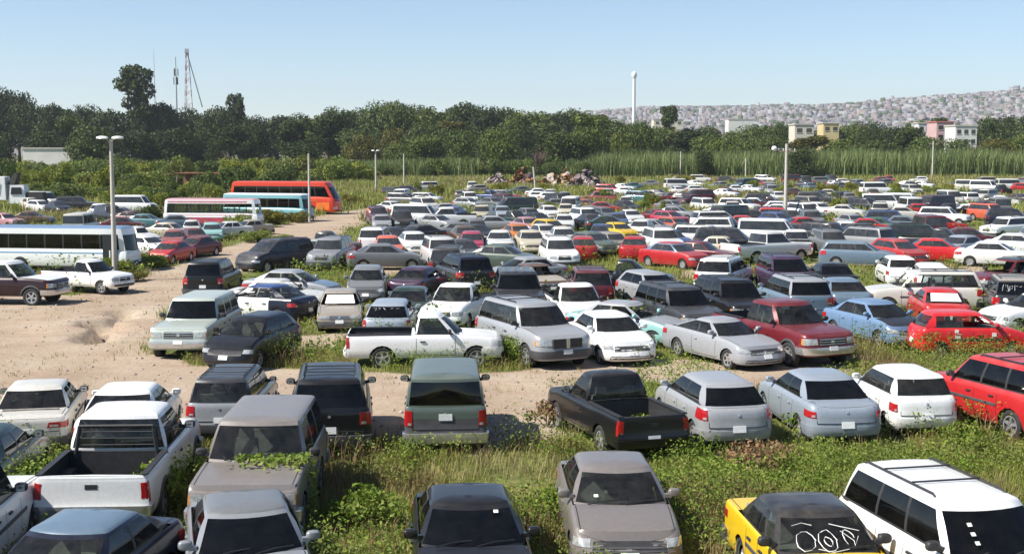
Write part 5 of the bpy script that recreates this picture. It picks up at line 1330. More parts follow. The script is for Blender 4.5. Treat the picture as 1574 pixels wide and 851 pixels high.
def local(v): return v['o']
def find(lab): return next(v for v in VEH if v['lab'] and lab in v['lab'])
# small things fixed to particular vehicles (children of the vehicle they are part of) and sheets lying on glass
def on_glass(v, back, marks=None, sheet=False, seed=0):
    """writing or a sheet against the front/rear glass plane of a vehicle"""
    S = SPEC[v['s']]; L = S['L']; q = random.Random(seed); X = lambda d: L/2 - d
    if back: p0, p1 = Vector((X(S['rrb']) - .09, 0, S['zdeck'])), Vector((X(S['rrt']) - .09, 0, S['H'] - .09))
    else: p0, p1 = Vector((X(S['wsb']) + .145, 0, S['zcowl'])), Vector((X(S['wst']) + .10, 0, S['H'] - .09))
    up = p1 - p0; nrm = up.cross(Vector((0, 1, 0))) if back else up.cross(Vector((0, -1, 0))); nrm.normalize()
    if nrm.z < 0: nrm = -nrm
    sx = -1 if back else 1
    def G(a, b): return p0 + up * b + Vector((0, a * (S['wr'] + (1 - b) * .12), 0)) + nrm * .05
    m = Mesh()
    if sheet:
        P = [[G(a, b) for b in (.12, .45, .8)] for a in (-.8, -.4, 0, .4, .8)]; m.grid(P, 'paper'); name = 'paper_sheet'
    else:
        for st in marks: m.tube([G(a + q.uniform(-.02, .02), b + q.uniform(-.02, .02)) for a, b in st], [q.uniform(.003, .008) for _ in st], 'white_paint_marks', 4)
        name = 'painted_marks'
    link(name, m.build(name), v['o'])
def ellipse(cx, cy, rx, ry, n=10, a0=0, a1=6.28): return [(cx + rx*math.cos(a0 + (a1-a0)*k/n), cy + ry*math.sin(a0 + (a1-a0)*k/n)) for k in range(n+1)]
on_glass(find('yellow taxi'), False, [ellipse(-.55, .35, .22, .25), ellipse(-.05, .35, .2, .27), ellipse(-.05, .33, .09, .12), ellipse(.45, .4, .12, .2, 8, 0, 4), [(.3, .6), (.55, .35), (.5, .2), (.7, .45)], [(-.8, .75), (-.55, .82), (-.3, .72)], [(.1, .75), (.4, .68), (.75, .6)], [(-.3, .15), (.0, .08), (.35, .14)]])
on_glass(find('marked') if False else find('white letters painted'), True, [[(.75, .3), (.75, .75), (.62, .75), (.6, .6)], [(.55, .3), (.45, .3), (.52, .7)], [(.4, .3), (.4, .65), (.28, .65), (.28, .45), (.4, .45)], [(.15, .35), (.15, .7), (.02, .62)], [(-.1, .6), (-.2, .65)], [(-.3, .62), (-.42, .6), (-.35, .72)], [(-.6, .7), (-.55, .62)]])
on_glass(find('white marks on its dark glass'), True, [[(.75, .72), (.6, .74), (.62, .55)], [(.5, .75), (.35, .72), (.45, .6)], [(.2, .74), (.1, .6)], [(-.2, .7), (-.35, .72)], [(-.5, .66), (-.7, .7)]])
on_glass(find('white sheet behind'), False, sheet=True); on_glass(find('white paper over'), True, sheet=True)
def child(v, name, m): link(name, m.build(name), v['o'])
v = find('row of white roof lamps'); m = Mesh()
for k in range(4): m.lathe([(-.03, .07), (.05, .085), (.055, .07), (.05, .0)], (0, 0, 0), 'lamp_clear', 10, 'y')
for k in range(4):
    a = Mesh(); a.lathe([(-.05, .0), (-.04, .06), (.04, .085), (.05, .07), (.045, .0)], (0, 0, 0), 'lamp_clear', 12, 'y'); o = link('roof_lamp', a.build('roof_lamp'), v['o']); S = SPEC[v['s']]; o.location = (S['L']/2 - S['wst'] - .05, -.54 + .36*k, S['H'] + .10); o.rotation_euler = (0, 0, R(-90))
v = find('bright red small'); S = SPEC[v['s']]
for dx, z, w, h in ((.55, .78, .07, .06), (-.62, .74, .08, .08), (-.66, .90, .06, .05)):
    m = Mesh(); y0 = -(S['W']/2 + .004); m.box(dx - w, dx + w, y0 - .002, y0 + .01, z - h, z + h, 'paper'); child(v, 'sticker', m)
# the pale box on the roof of the black SUV etc. are left to the eye; papers inside windscreens
for lab, pts in (('lower right', [(.62, .25), (.62, .42), (.60, .6)]), ('glossy navy', [(-.62, .78)]), ('bronze grey sedan facing', [(.7, .2)])):
    v = find(lab); S = SPEC[v['s']]
    p0, p1 = Vector((S['L']/2 - S['wsb'] + .10, 0, S['zcowl'])), Vector((S['L']/2 - S['wst'] + .06, 0, S['H'] - .09)); up = p1 - p0; nrm = up.cross(Vector((0, -1, 0))).normalized()
    if nrm.z < 0: nrm = -nrm
    for a, b_ in pts:
        m = Mesh(); c = p0 + up*b_ + nrm*.05
        m.face([c + Vector((0, -a*S['wr'] - .035, 0)), c + Vector((0, -a*S['wr'] + .035, 0)), c + up*.07 + Vector((0, -a*S['wr'] + .035, 0)), c + up*.07 + Vector((0, -a*S['wr'] - .035, 0))], 'paper'); child(v, 'sticker', m)
# split grille of the large silver SUV: pale bar
v = find('black split grille'); S = SPEC[v['s']]; m = Mesh(); m.box(S['L']/2 + .0, S['L']/2 + .05, -.05, .05, .66, .93, 'chrome'); m.box(S['L']/2 - .06, S['L']/2 + .022, -.46, .46, .66, .92, 'black_plastic'); child(v, 'grille_bar', m)
# headache-rack edge and oval badge on the white pickup
v = find('empty black bed and closed'); S = SPEC[v['s']]
m = Mesh(); x0 = S['L']/2 - S['rrb'] - .12
for sg in (1, -1): m.tube([(x0, sg*.74, 1.08), (x0 + .02, sg*.66, 1.66)], .035, 'black_plastic', 6)
m.tube([(x0 + .02, -.66, 1.66), (x0 + .02, .66, 1.66)], .035, 'black_plastic', 6)
for z in (1.2, 1.32, 1.44, 1.56): m.tube([(x0 + .01, -.70, z), (x0 + .01, .70, z)], .014, 'black_plastic', 5)
child(v, 'cab_guard', m)
m = Mesh(); P = []
simple('badge_blue', (.03, .06, .2), .4)
for k in range(13): a = k*2*math.pi/12; P.append([(-S['L']/2 - .012, -.5 + .0, .62), (-S['L']/2 - .014, -.5 + .075*math.cos(a), .62 + .032*math.sin(a))])
m.grid(P, 'badge_blue'); child(v, 'badge', m)

# ---------------------------------------------------------------- automatic labels for the cars of the crowd
WORD = {'sedan': 'sedan', 'sedan_old': 'old sedan', 'coupe': 'coupe', 'hatch': 'hatchback', 'hatch_small': 'small hatchback', 'beetle': 'round backed small car', 'wagon': 'station wagon', 'suv': 'SUV', 'suv_old': 'boxy SUV', 'minivan': 'minivan', 'element': 'boxy SUV', 'van': 'van', 'pickup': 'pickup', 'pickup_ext': 'large pickup', 'bus': 'bus', 'coach': 'coach'}
def facing(h):
    h = (h + 180) % 360 - 180
    return 'facing the camera' if abs(h) < 25 else 'seen from behind' if abs(h) > 155 else ('pointing right' if h > 0 else 'pointing left')
for v in VEH:
    v['scr'] = proj(v['x'], v['y'], .9); v['nm'] = v['c'] + ' ' + WORD[v['s']]
def zone(v):
    y = v['y']; x = v['scr'][0]
    d = 'middle rows' if y < 75 else 'back rows' if y < 125 else 'far rows' if y < 185 else 'farthest rows'
    s = 'left edge' if x < 130 else 'left part' if x < 450 else 'centre' if x < 900 else 'right part' if x < 1350 else 'right edge'
    return d, s
used = {}
for v in VEH:
    if v['lab']: used[v['lab'].lower()] = 1
def nb(v, side):
    """nearest vehicle to the left/right in the same rows"""
    best = None
    for w in VEH:
        if w is v: continue
        dx = (w['scr'][0] - v['scr'][0]) * side; dy = abs(w['scr'][1] - v['scr'][1])
        if dx <= 4 or dy > 10: continue
        q = dx + dy * 3
        if best is None or q < best[0]: best = (q, w)
    return best and best[1]
def nbv(v, s):
    best = None
    for w in VEH:
        if w is v: continue
        dy = (w['scr'][1] - v['scr'][1]) * s; dx = abs(w['scr'][0] - v['scr'][0])
        if dy <= 2 or dx > 22: continue
        q = dy + dx * .6
        if best is None or q < best[0]: best = (q, w)
    return best and best[1]
def simple_nm(w): return w['nm'].replace('round backed small', 'small').replace('station wagon', 'wagon')
for v in sorted([v for v in VEH if not v['lab']], key=lambda v: v['y']):
    d, s = zone(v); l, r = nb(v, -1), nb(v, 1); f, bk = nbv(v, 1), nbv(v, -1); base = v['nm']; fc = facing(v['h']); C = []
    if l and r: C.append(f"{base} {fc} between a {simple_nm(l)} and a {simple_nm(r)}")
    if r: C.append(f"{base} {fc} left of a {simple_nm(r)}, {s} of the {d}")
    if l: C.append(f"{base} {fc} right of a {simple_nm(l)}, {s} of the {d}")
    if f: C.append(f"{base} {fc} behind a {simple_nm(f)}, {s} of the {d}")
    if bk: C.append(f"{base} {fc} in front of a {simple_nm(bk)}, {s} of the {d}")
    if f and l and r: C.append(f"{base} behind a {simple_nm(f)}, {simple_nm(l)} on its left, {simple_nm(r)} right")
    if f and r: C.append(f"{base} behind a {simple_nm(f)}, left of a {simple_nm(r)}")
    if f and l: C.append(f"{base} behind a {simple_nm(f)}, right of a {simple_nm(l)}")
    lab = next((c for c in C if c.lower() not in used and len(c.split()) <= 16), None) or f"{base} {fc} in the {s} of the {d}"
    used[lab.lower()] = 1; v['lab'] = lab; v['o']['label'] = lab
    v['o']['group'] = 'cars of the ' + d

# ---------------------------------------------------------------- lamp posts and poles
simple('concrete', (.46, .43, .38), .9, var=.15, scale=1.2, bmp=.15); simple('lamp_head', (.72, .72, .70), .35, .1, .1); simple('galvanised', (.42, .43, .44), .5, .5, .2); simple('old_wood', (.26, .20, .15), .95, var=.4, scale=2)
simple('globe', (.8, .8, .78), .3)
def post(px, pb, pt, r0, r1, mat, name='utility_pole', label=None, heads=0, arm=False, lean=0.0, globe=0, group=None):
    x, y = at(px, pb); h = at_depth(px, pt, y)[2]; o = empty(name, (x, y, 0)); o.rotation_euler = (0, lean, 0)
    m = Mesh(); m.tube([(0, 0, -.2), (0, 0, h*.5), (0, 0, h)], [r0, (r0 + r1)/2, r1], mat, 10); link('pole', m.build('pole'), o)
    for k in range(heads):
        s = (-1, 1, .0)[k]; a = Mesh(); a.tube([(0, 0, h - .35), (s*.12, -.1, h - .05), (s*.2, -.15, h)], .03, 'galvanised', 5); ar = link('arm', a.build('arm'), o)
        q = Mesh(); P = []
        for i in range(7):
            t = i / 6; w = .20 * math.sin(math.pi * (.15 + .85*t)) + .04
            P.append([(s*(.12 + .55*t), -.16 + w*math.cos(c), h + .04 + .13*math.sin(c)*(1 if math.sin(c) > 0 else .35) * (.6 + .4*math.sin(math.pi*t))) for c in [j*2*math.pi/10 for j in range(11)]])
        q.grid(P, 'lamp_head'); q.face([p for p in P[0][:-1]], 'lamp_head'); q.face([p for p in P[-1][:-1]], 'lamp_head'); link('lamp_head', q.build('lamp_head'), o)
    if arm:
        a = Mesh(); a.box(-.9, .9, -.06, .06, h - .75, h - .62, 'old_wood'); link('crossarm', a.build('crossarm'), o)
        for k in (-.75, -.3, .3, .75):
            i_ = Mesh(); i_.lathe([(0, .05), (.08, .05), (.1, .03), (.16, .045), (.2, .0)], (k, 0, h - .62), 'lamp_head', 8, 'z'); link('insulator', i_.build('insulator'), o)
    if globe:
        a = Mesh(); a.tube([(0, 0, h - .55), (globe*.6, 0, h - .45), (globe*1.05, 0, h - .5)], .03, 'galvanised', 5); link('arm', a.build('arm'), o)
        g = Mesh(); g.lathe([(-.24, 0.0), (-.22, .12), (-.12, .23), (0, .27), (.12, .23), (.22, .12), (.25, 0)], (globe*1.15, 0, h - .45), 'globe', 12, 'z'); link('lamp_globe', g.build('lamp_globe'), o)
    tag(o, label, 'pole' if not heads else 'lamp post', group); return o
post(177, 432, 214, .14, .085, 'concrete', 'lamp_post', 'tall concrete lamp post with twin white lamp heads beside the white bus', heads=2)
post(476, 341, 236, .12, .085, 'concrete', 'utility_pole', 'bare pale concrete pole standing before the red coach')
post(578, 293, 232, .17, .12, 'concrete', 'lamp_post', 'distant pale lamp post with two heads at the far end of the track', heads=2)
post(621, 283, 236, .16, .12, 'concrete', 'utility_pole', 'plain distant pole just right of the two headed lamp post')
post(1207, 338, 221, .20, .13, 'concrete', 'utility_pole', 'concrete pole with crossarm and white globe lamp among parked cars', arm=True, globe=-1)
post(1433, 274, 217, .20, .14, 'concrete', 'utility_pole', 'distant pole with crossarm before the reeds below the pale apartments', arm=True)
post(1046, 273, 233, .18, .14, 'concrete', 'utility_pole', 'short distant pole before the reed bed left of the globe lamp pole')
post(1146, 274, 243, .18, .14, 'concrete', 'utility_pole', 'shortest distant pole standing before the reed bed')
post(824, 300, 256, .15, .12, 'concrete', 'utility_pole', 'leaning pale post beside the scrap heap', lean=-.10)
post(241, 258, 74, .30, .04, 'galvanised', 'antenna_mast', 'thin antenna mast above the trees left of the red and white mast')
# ---------------------------------------------------------------- masts, water tower
def mast():
    x, y, z = at_depth(287, 80, 520); o = empty('lattice_mast', (x, y, 0)); H = z
    simple('mast_red', (.34, .17, .15), .6); simple('mast_white', (.58, .57, .57), .6)
    m1, m2 = Mesh(), Mesh(); n = 18
    for k in range(n):
        a, b = k / n, (k + 1) / n; w0, w1 = 3.0 - 2.4*a, 3.0 - 2.4*b; mm, mt = (m1, 'mast_red') if k % 2 else (m2, 'mast_white')
        for i in range(3):
            c0, c1 = i*2.094, (i + 1)*2.094
            P = lambda c, w, t: (w*math.cos(c), w*math.sin(c), H*t)
            mm.tube([P(c0, w0, a), P(c0, w1, b)], .16, mt, 4); mm.tube([P(c0, w0, a), P(c1, w1, b)], .08, mt, 4)
    link('red_lattice', m1.build('red_lattice'), o); link('white_lattice', m2.build('white_lattice'), o)
    g = Mesh(); x2, y2, z2 = at_depth(311, 165, 515); g.tube([(0, 0, H), (x2 - x, y2 - y, z2)], .22, 'steel_rim', 5); link('stay', g.build('stay'), o)
    a = Mesh(); a.box(-.7, .7, -.5, .5, H - .4, H + 1.2, 'galvanised'); link('antenna_head', a.build('antenna_head'), o)
    tag(o, 'tall red and white lattice mast with a long slanting stay above the trees', 'mast')
mast()
x, y, z = at_depth(270, 100, 500); o = empty('cell_mast', (x, y, 0)); m = Mesh(); m.tube([(0, 0, 0), (0, 0, z + 3)], [.5, .18], 'galvanised', 8); link('pole', m.build('pole'), o)
for k in range(6):
    a = Mesh(); c = k*1.047; a.box(-.2, .2, -.12, .12, -1.4, 1.4, 'grey_plastic'); q = link('antenna_panel', a.build('antenna_panel'), o); q.location = (math.cos(c)*.8, math.sin(c)*.8, z - 2.8 - (k % 2)*3.2); q.rotation_euler = (0, 0, c + 1.57)
tag(o, 'short mast with grey antenna panels left of the lattice mast', 'mast')
x, y, z = at_depth(975, 110, 900); o = empty('water_tower', (x, y, 0)); m = Mesh(); m.tube([(0, 0, -5), (0, 0, z - 4)], [1.3, 1.0], 'tower_white' if 'tower_white' in MATS else simple('tower_white', (.66, .67, .68), .6, var=.05, scale=.05).name, 14); link('column', m.build('column'), o)
m = Mesh(); m.lathe([(-5.2, .9), (-4.0, 1.5), (-3.0, 1.8), (-1.4, 1.75), (-.4, 1.1), (0, .2)], (0, 0, z), 'tower_white', 16, 'z'); link('tank', m.build('tank'), o)
tag(o, 'slender white water tower with a bulbous tank on the skyline', 'tower')
# ---------------------------------------------------------------- buildings among the trees
def building(px0, px1, ptop, D, depth, wall, label, blocks=1, pbase=225, name='apartment_building', roofmat='concrete', steps=None, wins=(3, 2)):
    x0, _, zt = at_depth(px0, ptop, D); x1 = at_depth(px1, ptop, D)[0]; W = x1 - x0; zb = 0
    o = empty(name, ((x0 + x1)/2, D, zb)); m = Mesh(); m.box(-W/2, W/2, 0, depth, zb, zt, wall); link('wall', m.build('wall'), o)
    r = Mesh(); r.box(-W/2 - .25, W/2 + .25, -.25, depth + .25, zt + .003, zt + .35, wall if roofmat is None else roofmat); link('roof', r.build('roof'), o)
    nc, nr = wins
    for i in range(nc):
        for k in range(nr):
            cx = -W/2 + W*(i + .5)/nc; cz = zt - 1.7 - k*3.0; w = min(.9, W/nc*.28)
            q = Mesh(); q.box(cx - w, cx + w, -.05, .02, cz - .65, cz + .65, 'far_glass'); wn = link('window', q.build('window'), o)
            f = Mesh(); f.box(cx - w - .1, cx + w + .1, -.12, .02, cz - .8, cz - .653, 'concrete'); link('sill', f.build('sill'), wn)
    tag(o, label, 'building'); return o
for nme, c in (('wall_cream', (.52, .48, .40)), ('wall_yellow', (.50, .41, .22)), ('wall_pink', (.46, .31, .30)), ('wall_white', (.58, .57, .55)), ('wall_offwhite', (.62, .60, .56)), ('roof_red', (.42, .14, .12))): simple(nme, c, .9, var=.1, scale=.3)
building(1222, 1251, 192, 405, 9, 'wall_cream', 'cream flat roofed house among the trees above the globe lamp pole', wins=(2, 2))
building(1266, 1290, 190, 430, 9, 'wall_yellow', 'yellow house partly hidden behind the cream house', wins=(2, 1))
building(1412, 1432, 190, 445, 8, 'wall_white', 'small white house left of the pink apartment block', wins=(2, 1))
building(1440, 1466, 188, 425, 10, 'wall_pink', 'pink apartment block with a red roof slab among the trees', roofmat='roof_red', wins=(2, 3))
building(1469, 1502, 194, 405, 10, 'wall_white', 'white apartment block right of the pink one among the trees', wins=(3, 3))
building(35, 112, 229, 330, 8, 'wall_offwhite', 'long low white shed wall at the left among shrubs', name='storage_shed', wins=(0, 0))
building(505, 545, 248, 322, 6, 'wall_offwhite', 'low pale concrete building beyond the two headed lamp post', name='storage_shed', wins=(0, 0))
building(1005, 1050, 184, 700, 12, 'wall_cream', 'pale flat roofed building beyond the trees right of the water tower', wins=(4, 1))
building(1120, 1160, 184, 760, 12, 'wall_white', 'far white warehouse beyond the trees left of the cream house', name='warehouse', wins=(0, 0))
# rusty open shed on the left
x0, y0 = at(272, 291); x1, _ = at(336, 291); o = empty('open_shed', ((x0 + x1)/2, y0, 0)); W = x1 - x0
m = Mesh(); m.box(-W/2 - .3, W/2 + .3, -.3, 4.3, 2.55, 2.7, 'rust'); link('roof', m.build('roof'), o)
for k in range(6):
    m = Mesh(); xx = -W/2 + W*k/5; m.box(xx - .07, xx + .07, -.07, .07, 0, 2.547, 'old_wood'); link('post', m.build('post'), o)
m = Mesh(); m.box(-W/2, W/2, 4.0, 4.1, 0, 2.547, 'rust'); link('back_wall', m.build('back_wall'), o); tag(o, 'low rusty open shed among the shrubs behind the white and pink bus', 'shed')

# ---------------------------------------------------------------- the scrap heap
sq = random.Random(4)
for nme, c in (('scrap_orange', (.34, .16, .06)), ('scrap_purple', (.13, .095, .11)), ('scrap_pale', (.33, .28, .24)), ('scrap_tan', (.40, .26, .12))): simple(nme, c, .8, var=.4, scale=2)
def heap(px, py, w, h, label, cols):
    x, y = at(px, py); o = empty('scrap_heap', (x, y, 0)); 
    for nm in cols:
        m = Mesh()
        for k in range(34):
            a = sq.uniform(0, 6.28); r = sq.uniform(0, 1) ** .7; cx, cy = r*w/2*math.cos(a), r*2.6*math.sin(a); cz = h*(1 - r)*sq.uniform(.3, 1) + .2
            Q = Matrix.Translation((cx, cy, cz)) @ Euler((sq.uniform(-1, 1), sq.uniform(-1, 1), sq.uniform(0, 6))).to_matrix().to_4x4(); s = sq.uniform(.35, .95)
            P = [[Q @ Vector((s*(i - 1.5)*.6, s*(j - 1)*.55, sq.uniform(-.12, .12) + .18*math.sin(i*1.4))) for j in range(3)] for i in range(4)]; m.grid(P, nm)
        q = m.build('scrap_panels', 0, 0); p = link('crumpled_panels', q, o); p['kind'] = 'stuff'
    tag(o, label, 'scrap heap')
heap(868, 287, 10, 3.4, 'heap of orange and tan scrap panels right of the leaning post', ('scrap_orange', 'scrap_tan', 'scrap_pale'))
heap(802, 287, 7, 3.0, 'rusty brown scrap heap left of the leaning post', ('rust', 'scrap_orange', 'scrap_purple'))
heap(902, 290, 7, 3.4, 'low purple grey scrap heap at the right end of the orange heap', ('scrap_purple', 'scrap_pale'))
heap(765, 285, 4.0, 2.4, 'small pale scrap heap left of the rusty brown heap', ('scrap_pale', 'scrap_purple'))
# bare brown bush behind the heaps
rsx = np.random.RandomState(77)
bx, by, bz = at_depth(828, 226, 306); o = empty('bare_tree', (bx, by, 0)); v1, q1, t1 = blades(np.full(420, 0.0) + rsx.normal(0, .5, 420), rsx.normal(0, .5, 420), rsx.uniform(2.5, bz, 420), np.full(420, .09), rsx, .75)
tw = simple('twigs', (.17, .115, .09), .95, var=.3); link('twigs', tri_mesh('twigs', v1, q1, t1, [tw]), o); m = Mesh(); m.tube([(0, 0, -.1), (0, 0, 2.5), (.1, 0, 4.2)], [.25, .15, .05], 'bark', 6); link('trunk', m.build('trunk'), o)
tag(o, 'bare brown leafless tree behind the scrap heaps', 'tree')
# wrecked white truck on the left
x, y = at(20, 322); o = empty('wrecked_truck', (x, y, 0), R(5)); m = Mesh()
m.box(-4.2, -.4, -1.1, 1.1, 1.1, 3.6, 'white_paint_marks', .1, .1); link('box_body', m.build('box_body'), o)
m = Mesh(); m.box(-.2, 1.7, -1.0, 1.0, .7, 2.7, 'white_paint_marks', .25, .1); link('cab', m.build('cab'), o)
for xx, w in ((-3.4, .9), (-2.0, .9)):
    m = Mesh(); m.box(xx, xx + w, -1.13, -1.04, 1.7, 3.0, 'door_dark'); link('window', m.build('window'), o)
m = Mesh(); m.box(.1, 1.3, -1.04, -.93, 1.7, 2.45, 'door_dark', .1, 0); link('window', m.build('window'), o)
m = Mesh(); m.box(1.5, 3.6, -1.0, .9, .6, 1.9, 'engine', .2, .2); m.box(-.3, .5, -.9, .9, 2.75, 4.0, 'engine', .2, .3, .5); link('bare_engine_bay', m.build('bare_engine_bay'), o)
tmw, rmw = wheel_parts(.5, .28, lod=1); tyre_w, rim_w = tmw.build('tyre', 50), rmw.build('rim', 30)
for xx in (-3, 2.4):
    for sg in (1, -1): t = link('wheel', tyre_w, o, (xx, sg*.95, .5)); t.scale = (1, sg, 1); link('rim', rim_w, t)
tag(o, 'wrecked white box truck with stripped front at the left edge', 'truck')
# ---------------------------------------------------------------- weeds and grass: nobody could count them
rs = np.random.RandomState(12)
FOOT = [(np.array([v['x'], v['y']]),) + obb(v, .02)[1:] for v in VEH if v['y'] < 130]
def keep_out(x, y):
    bad = np.zeros(len(x), bool)
    for c, f, l, hl, hw in FOOT:
        dx, dy = x - c[0], y - c[1]; a = abs(dx*f[0] + dy*f[1]); b = abs(dx*l[0] + dy*l[1])
        bad |= (a < hl) & (b < hw)
    return bad
def spots(n, d0, d1, clump_scale, thr, seed, px0=-330, px1=1910, power=1.0):
    D = d0 + (d1 - d0) * rs.rand(n) ** power; px = rs.uniform(px0, px1, n); x = (px - 787) / FPX * D * 1.02
    ok = ~dirt_at(x, D) & ~keep_out(x, D)
    c = fbm(x*clump_scale, D*clump_scale, 3, seed); ok &= c > thr
    return x[ok], D[ok], c[ok]
GZf = ground_z
def tufts(x, y, per, h, w, spread, lean, c=None, thr=0):
    k = np.repeat(np.arange(len(x)), per); n = len(k)
    hh = h * rs.uniform(.45, 1.15, n) * (1 if c is None else np.clip(.55 + (c[k] - thr) * 3.2, .4, 1.5))
    X, Y = x[k] + rs.normal(0, spread, n), y[k] + rs.normal(0, spread, n)
    bad = keep_out(X, Y)
    X, Y, hh = X[~bad], Y[~bad], hh[~bad]
    return blades(X, Y, hh, w * rs.uniform(.6, 1.3, len(X)), rs, lean, z0=GZf(X, Y) - .01)
def leafy(x, y, per, h, size, spread, c, thr, mat, name):
    k = np.repeat(np.arange(len(x)), per); n = len(k); a = np.clip(.5 + (c[k] - thr) * 6.5, .22, 2.2)
    P = np.stack([x[k] + rs.normal(0, spread, n), y[k] + rs.normal(0, spread, n), h * a * rs.rand(n) ** .8 + .02], 1)
    P = P[~keep_out(P[:, 0], P[:, 1])]
    nr = np.stack([rs.normal(0, .5, len(P)), rs.normal(0, .5, len(P)), np.ones(len(P))], 1)
    v, f = leaves(P, nr, size, rs)
    return v, f
def stuff(name, me): tag(link(name, me), kind='stuff')
# near ground, up to the dirt track
x, y, c = spots(34000, 17.5, 46, .55, .24, 31); stuff('green_grass', tri_mesh('green_grass', *tufts(x, y, 9, .20, .013, .15, .9, c, .34), [GRAS]))
x, y, c = spots(13000, 17.5, 44, .42, .44, 32)
v, f = leafy(x, y, 30, .50, .036, .17, c, .44, WEED, 'w'); stuff('leafy_weeds', np_mesh('leafy_weeds', v, f, [WEED]))
x, y, c = spots(6000, 17.5, 46, .28, .53, 33); stuff('rust_weeds', tri_mesh('rust_weeds', *tufts(x, y, 13, .58, .012, .16, .7, c, .53), [RUSTW]))
x, y, c = spots(11000, 17.5, 60, .45, .50, 34); stuff('dry_grass', tri_mesh('dry_grass', *tufts(x, y, 10, .40, .013, .14, .9, c, .50), [DRYG]))
# sparse tufts and stones on the bare earth
D_ = 24 + 60 * rs.rand(2600); px_ = rs.uniform(-60, 1100, 2600); X_ = (px_ - 787) / FPX * D_; ok = dirt_at(X_, D_) & ~keep_out(X_, D_) & (fbm(X_*.3, D_*.3, 3, 55) > .52)
stuff('yard_grass', tri_mesh('yard_grass', *tufts(X_[ok], D_[ok], 7, .16, .014, .12, 1.0), [DRYG]))
D_ = 24 + 60 * rs.rand(5200); px_ = rs.uniform(-60, 1100, 5200); X_ = (px_ - 787) / FPX * D_; ok = dirt_at(X_, D_); X_, D_ = X_[ok], D_[ok]; n = len(X_)
rr_ = .02 + .07 * rs.rand(n) ** 4; o6 = np.array([(1, 0, 0), (0, 1, 0), (-1, 0, 0), (0, -1, 0), (0, 0, .8), (0, 0, -.8)]); Vs = (o6[None] * rr_[:, None, None] * rs.uniform(.6, 1.3, (n, 6, 1)) + np.stack([X_, D_, GZf(X_, D_)], 1)[:, None]).reshape(-1, 3)
f8 = np.array([(0, 1, 4), (1, 2, 4), (2, 3, 4), (3, 0, 4), (1, 0, 5), (2, 1, 5), (3, 2, 5), (0, 3, 5)]); Fs = (f8[None] + np.arange(n)[:, None, None] * 6).reshape(-1, 3)
stuff('stones', np_mesh('stones', Vs, Fs, [simple('stone', (.30, .25, .21), .9, var=.4, scale=3)]))
# middle distance
x, y, c = spots(27000, 42, 125, .22, .33, 35, power=1.25); stuff('field_grass', tri_mesh('field_grass', *tufts(x, y, 8, .34, .03, .28, .9, c, .40), [GRAS]))
x, y, c = spots(11000, 42, 125, .25, .50, 36, power=1.25); stuff('field_dry_grass', tri_mesh('field_dry_grass', *tufts(x, y, 8, .42, .03, .25, .9, c, .50), [DRYG]))
x, y, c = spots(7000, 42, 125, .3, .54, 37, power=1.2)
v, f = leafy(x, y, 12, .60, .09, .3, c, .54, WEED, 'w'); stuff('field_weeds', np_mesh('field_weeds', v, f, [WEED]))
# far
x, y, c = spots(25000, 120, 300, .10, .36, 38); stuff('far_grass', tri_mesh('far_grass', *tufts(x, y, 6, .78, .10, .7, .9, c, .36), [GRAS]))
x, y, c = spots(19000, 120, 300, .10, .42, 39); stuff('far_dry_grass', tri_mesh('far_dry_grass', *tufts(x, y, 6, .75, .10, .7, .9, c, .42), [DRYG]))
# ---------------------------------------------------------------- single bushes close to the cars
def bush(px, py, w, h, mat, label, n=900, leaf=.055, name='bush', z0=0.0, dy=.5):
    x, y = at(px, py, z0); o = empty(name, (x, y, z0)); bl = []; q = np.random.RandomState(int(px*7 + py))
    for k in range(9):
        a = q.uniform(0, 6.28); r = q.uniform(0, .34); s = q.uniform(.16, .28); bl.append(((r*w*math.cos(a), r*w*dy*2*math.sin(a), h*q.uniform(.2, .78)), (s*w, s*w, s*h)))
    c = link('foliage', crown_mesh('bush_foliage', bl, n, leaf, q, mat, .35), o)
    m = Mesh()
    for k in range(6): b_ = bl[k][0]; m.tube([(0, 0, -.05), (b_[0]*.5, b_[1]*.5, b_[2]*.6), b_], [.02, .014, .006], 'bark', 5)
    link('stems', m.build('stems'), o); tag(o, label, 'bush')
bush(240, 790, 1.5, 1.15, WEED, 'leafy green bush growing between the white pickup tailgate and tan SUV', 1500)
bush(785, 558, 1.35, .95, WEED, 'green bush against the nose of the clean white pickup', 1100)
bush(968, 546, 1.7, .45, WEED, 'low spreading weed bush before the white sedan nose', 900)
bush(1010, 690, 1.6, .75, WEED, 'dark leafy bush behind the bronze grey sedan roof', 1100)
bush(1245, 672, 1.2, .7, WEED, 'tall weed clump by the silver blue sedan rear wheel', 800)
bush(840, 655, 1.2, .7, RUSTW, 'reddish dry bush left of the black pickup', 700)
bush(1540, 650, 1.8, .9, RUSTW, 'reddish dry bush before the red SUV wheel', 1000)
bush(1150, 722, 2.2, .65, RUSTW, 'reddish dry bush behind the yellow taxi', 1000)
bush(560, 800, 1.6, .8, WEED, 'leafy weeds clump between the silver blue and black sedans', 1100)
bush(845, 800, 1.1, .6, WEED, 'weed clump between the black sedan and the bronze grey sedan', 800)
bush(1500, 690, 1.5, .6, WEED, 'green weed clump behind the white four door SUV', 800)
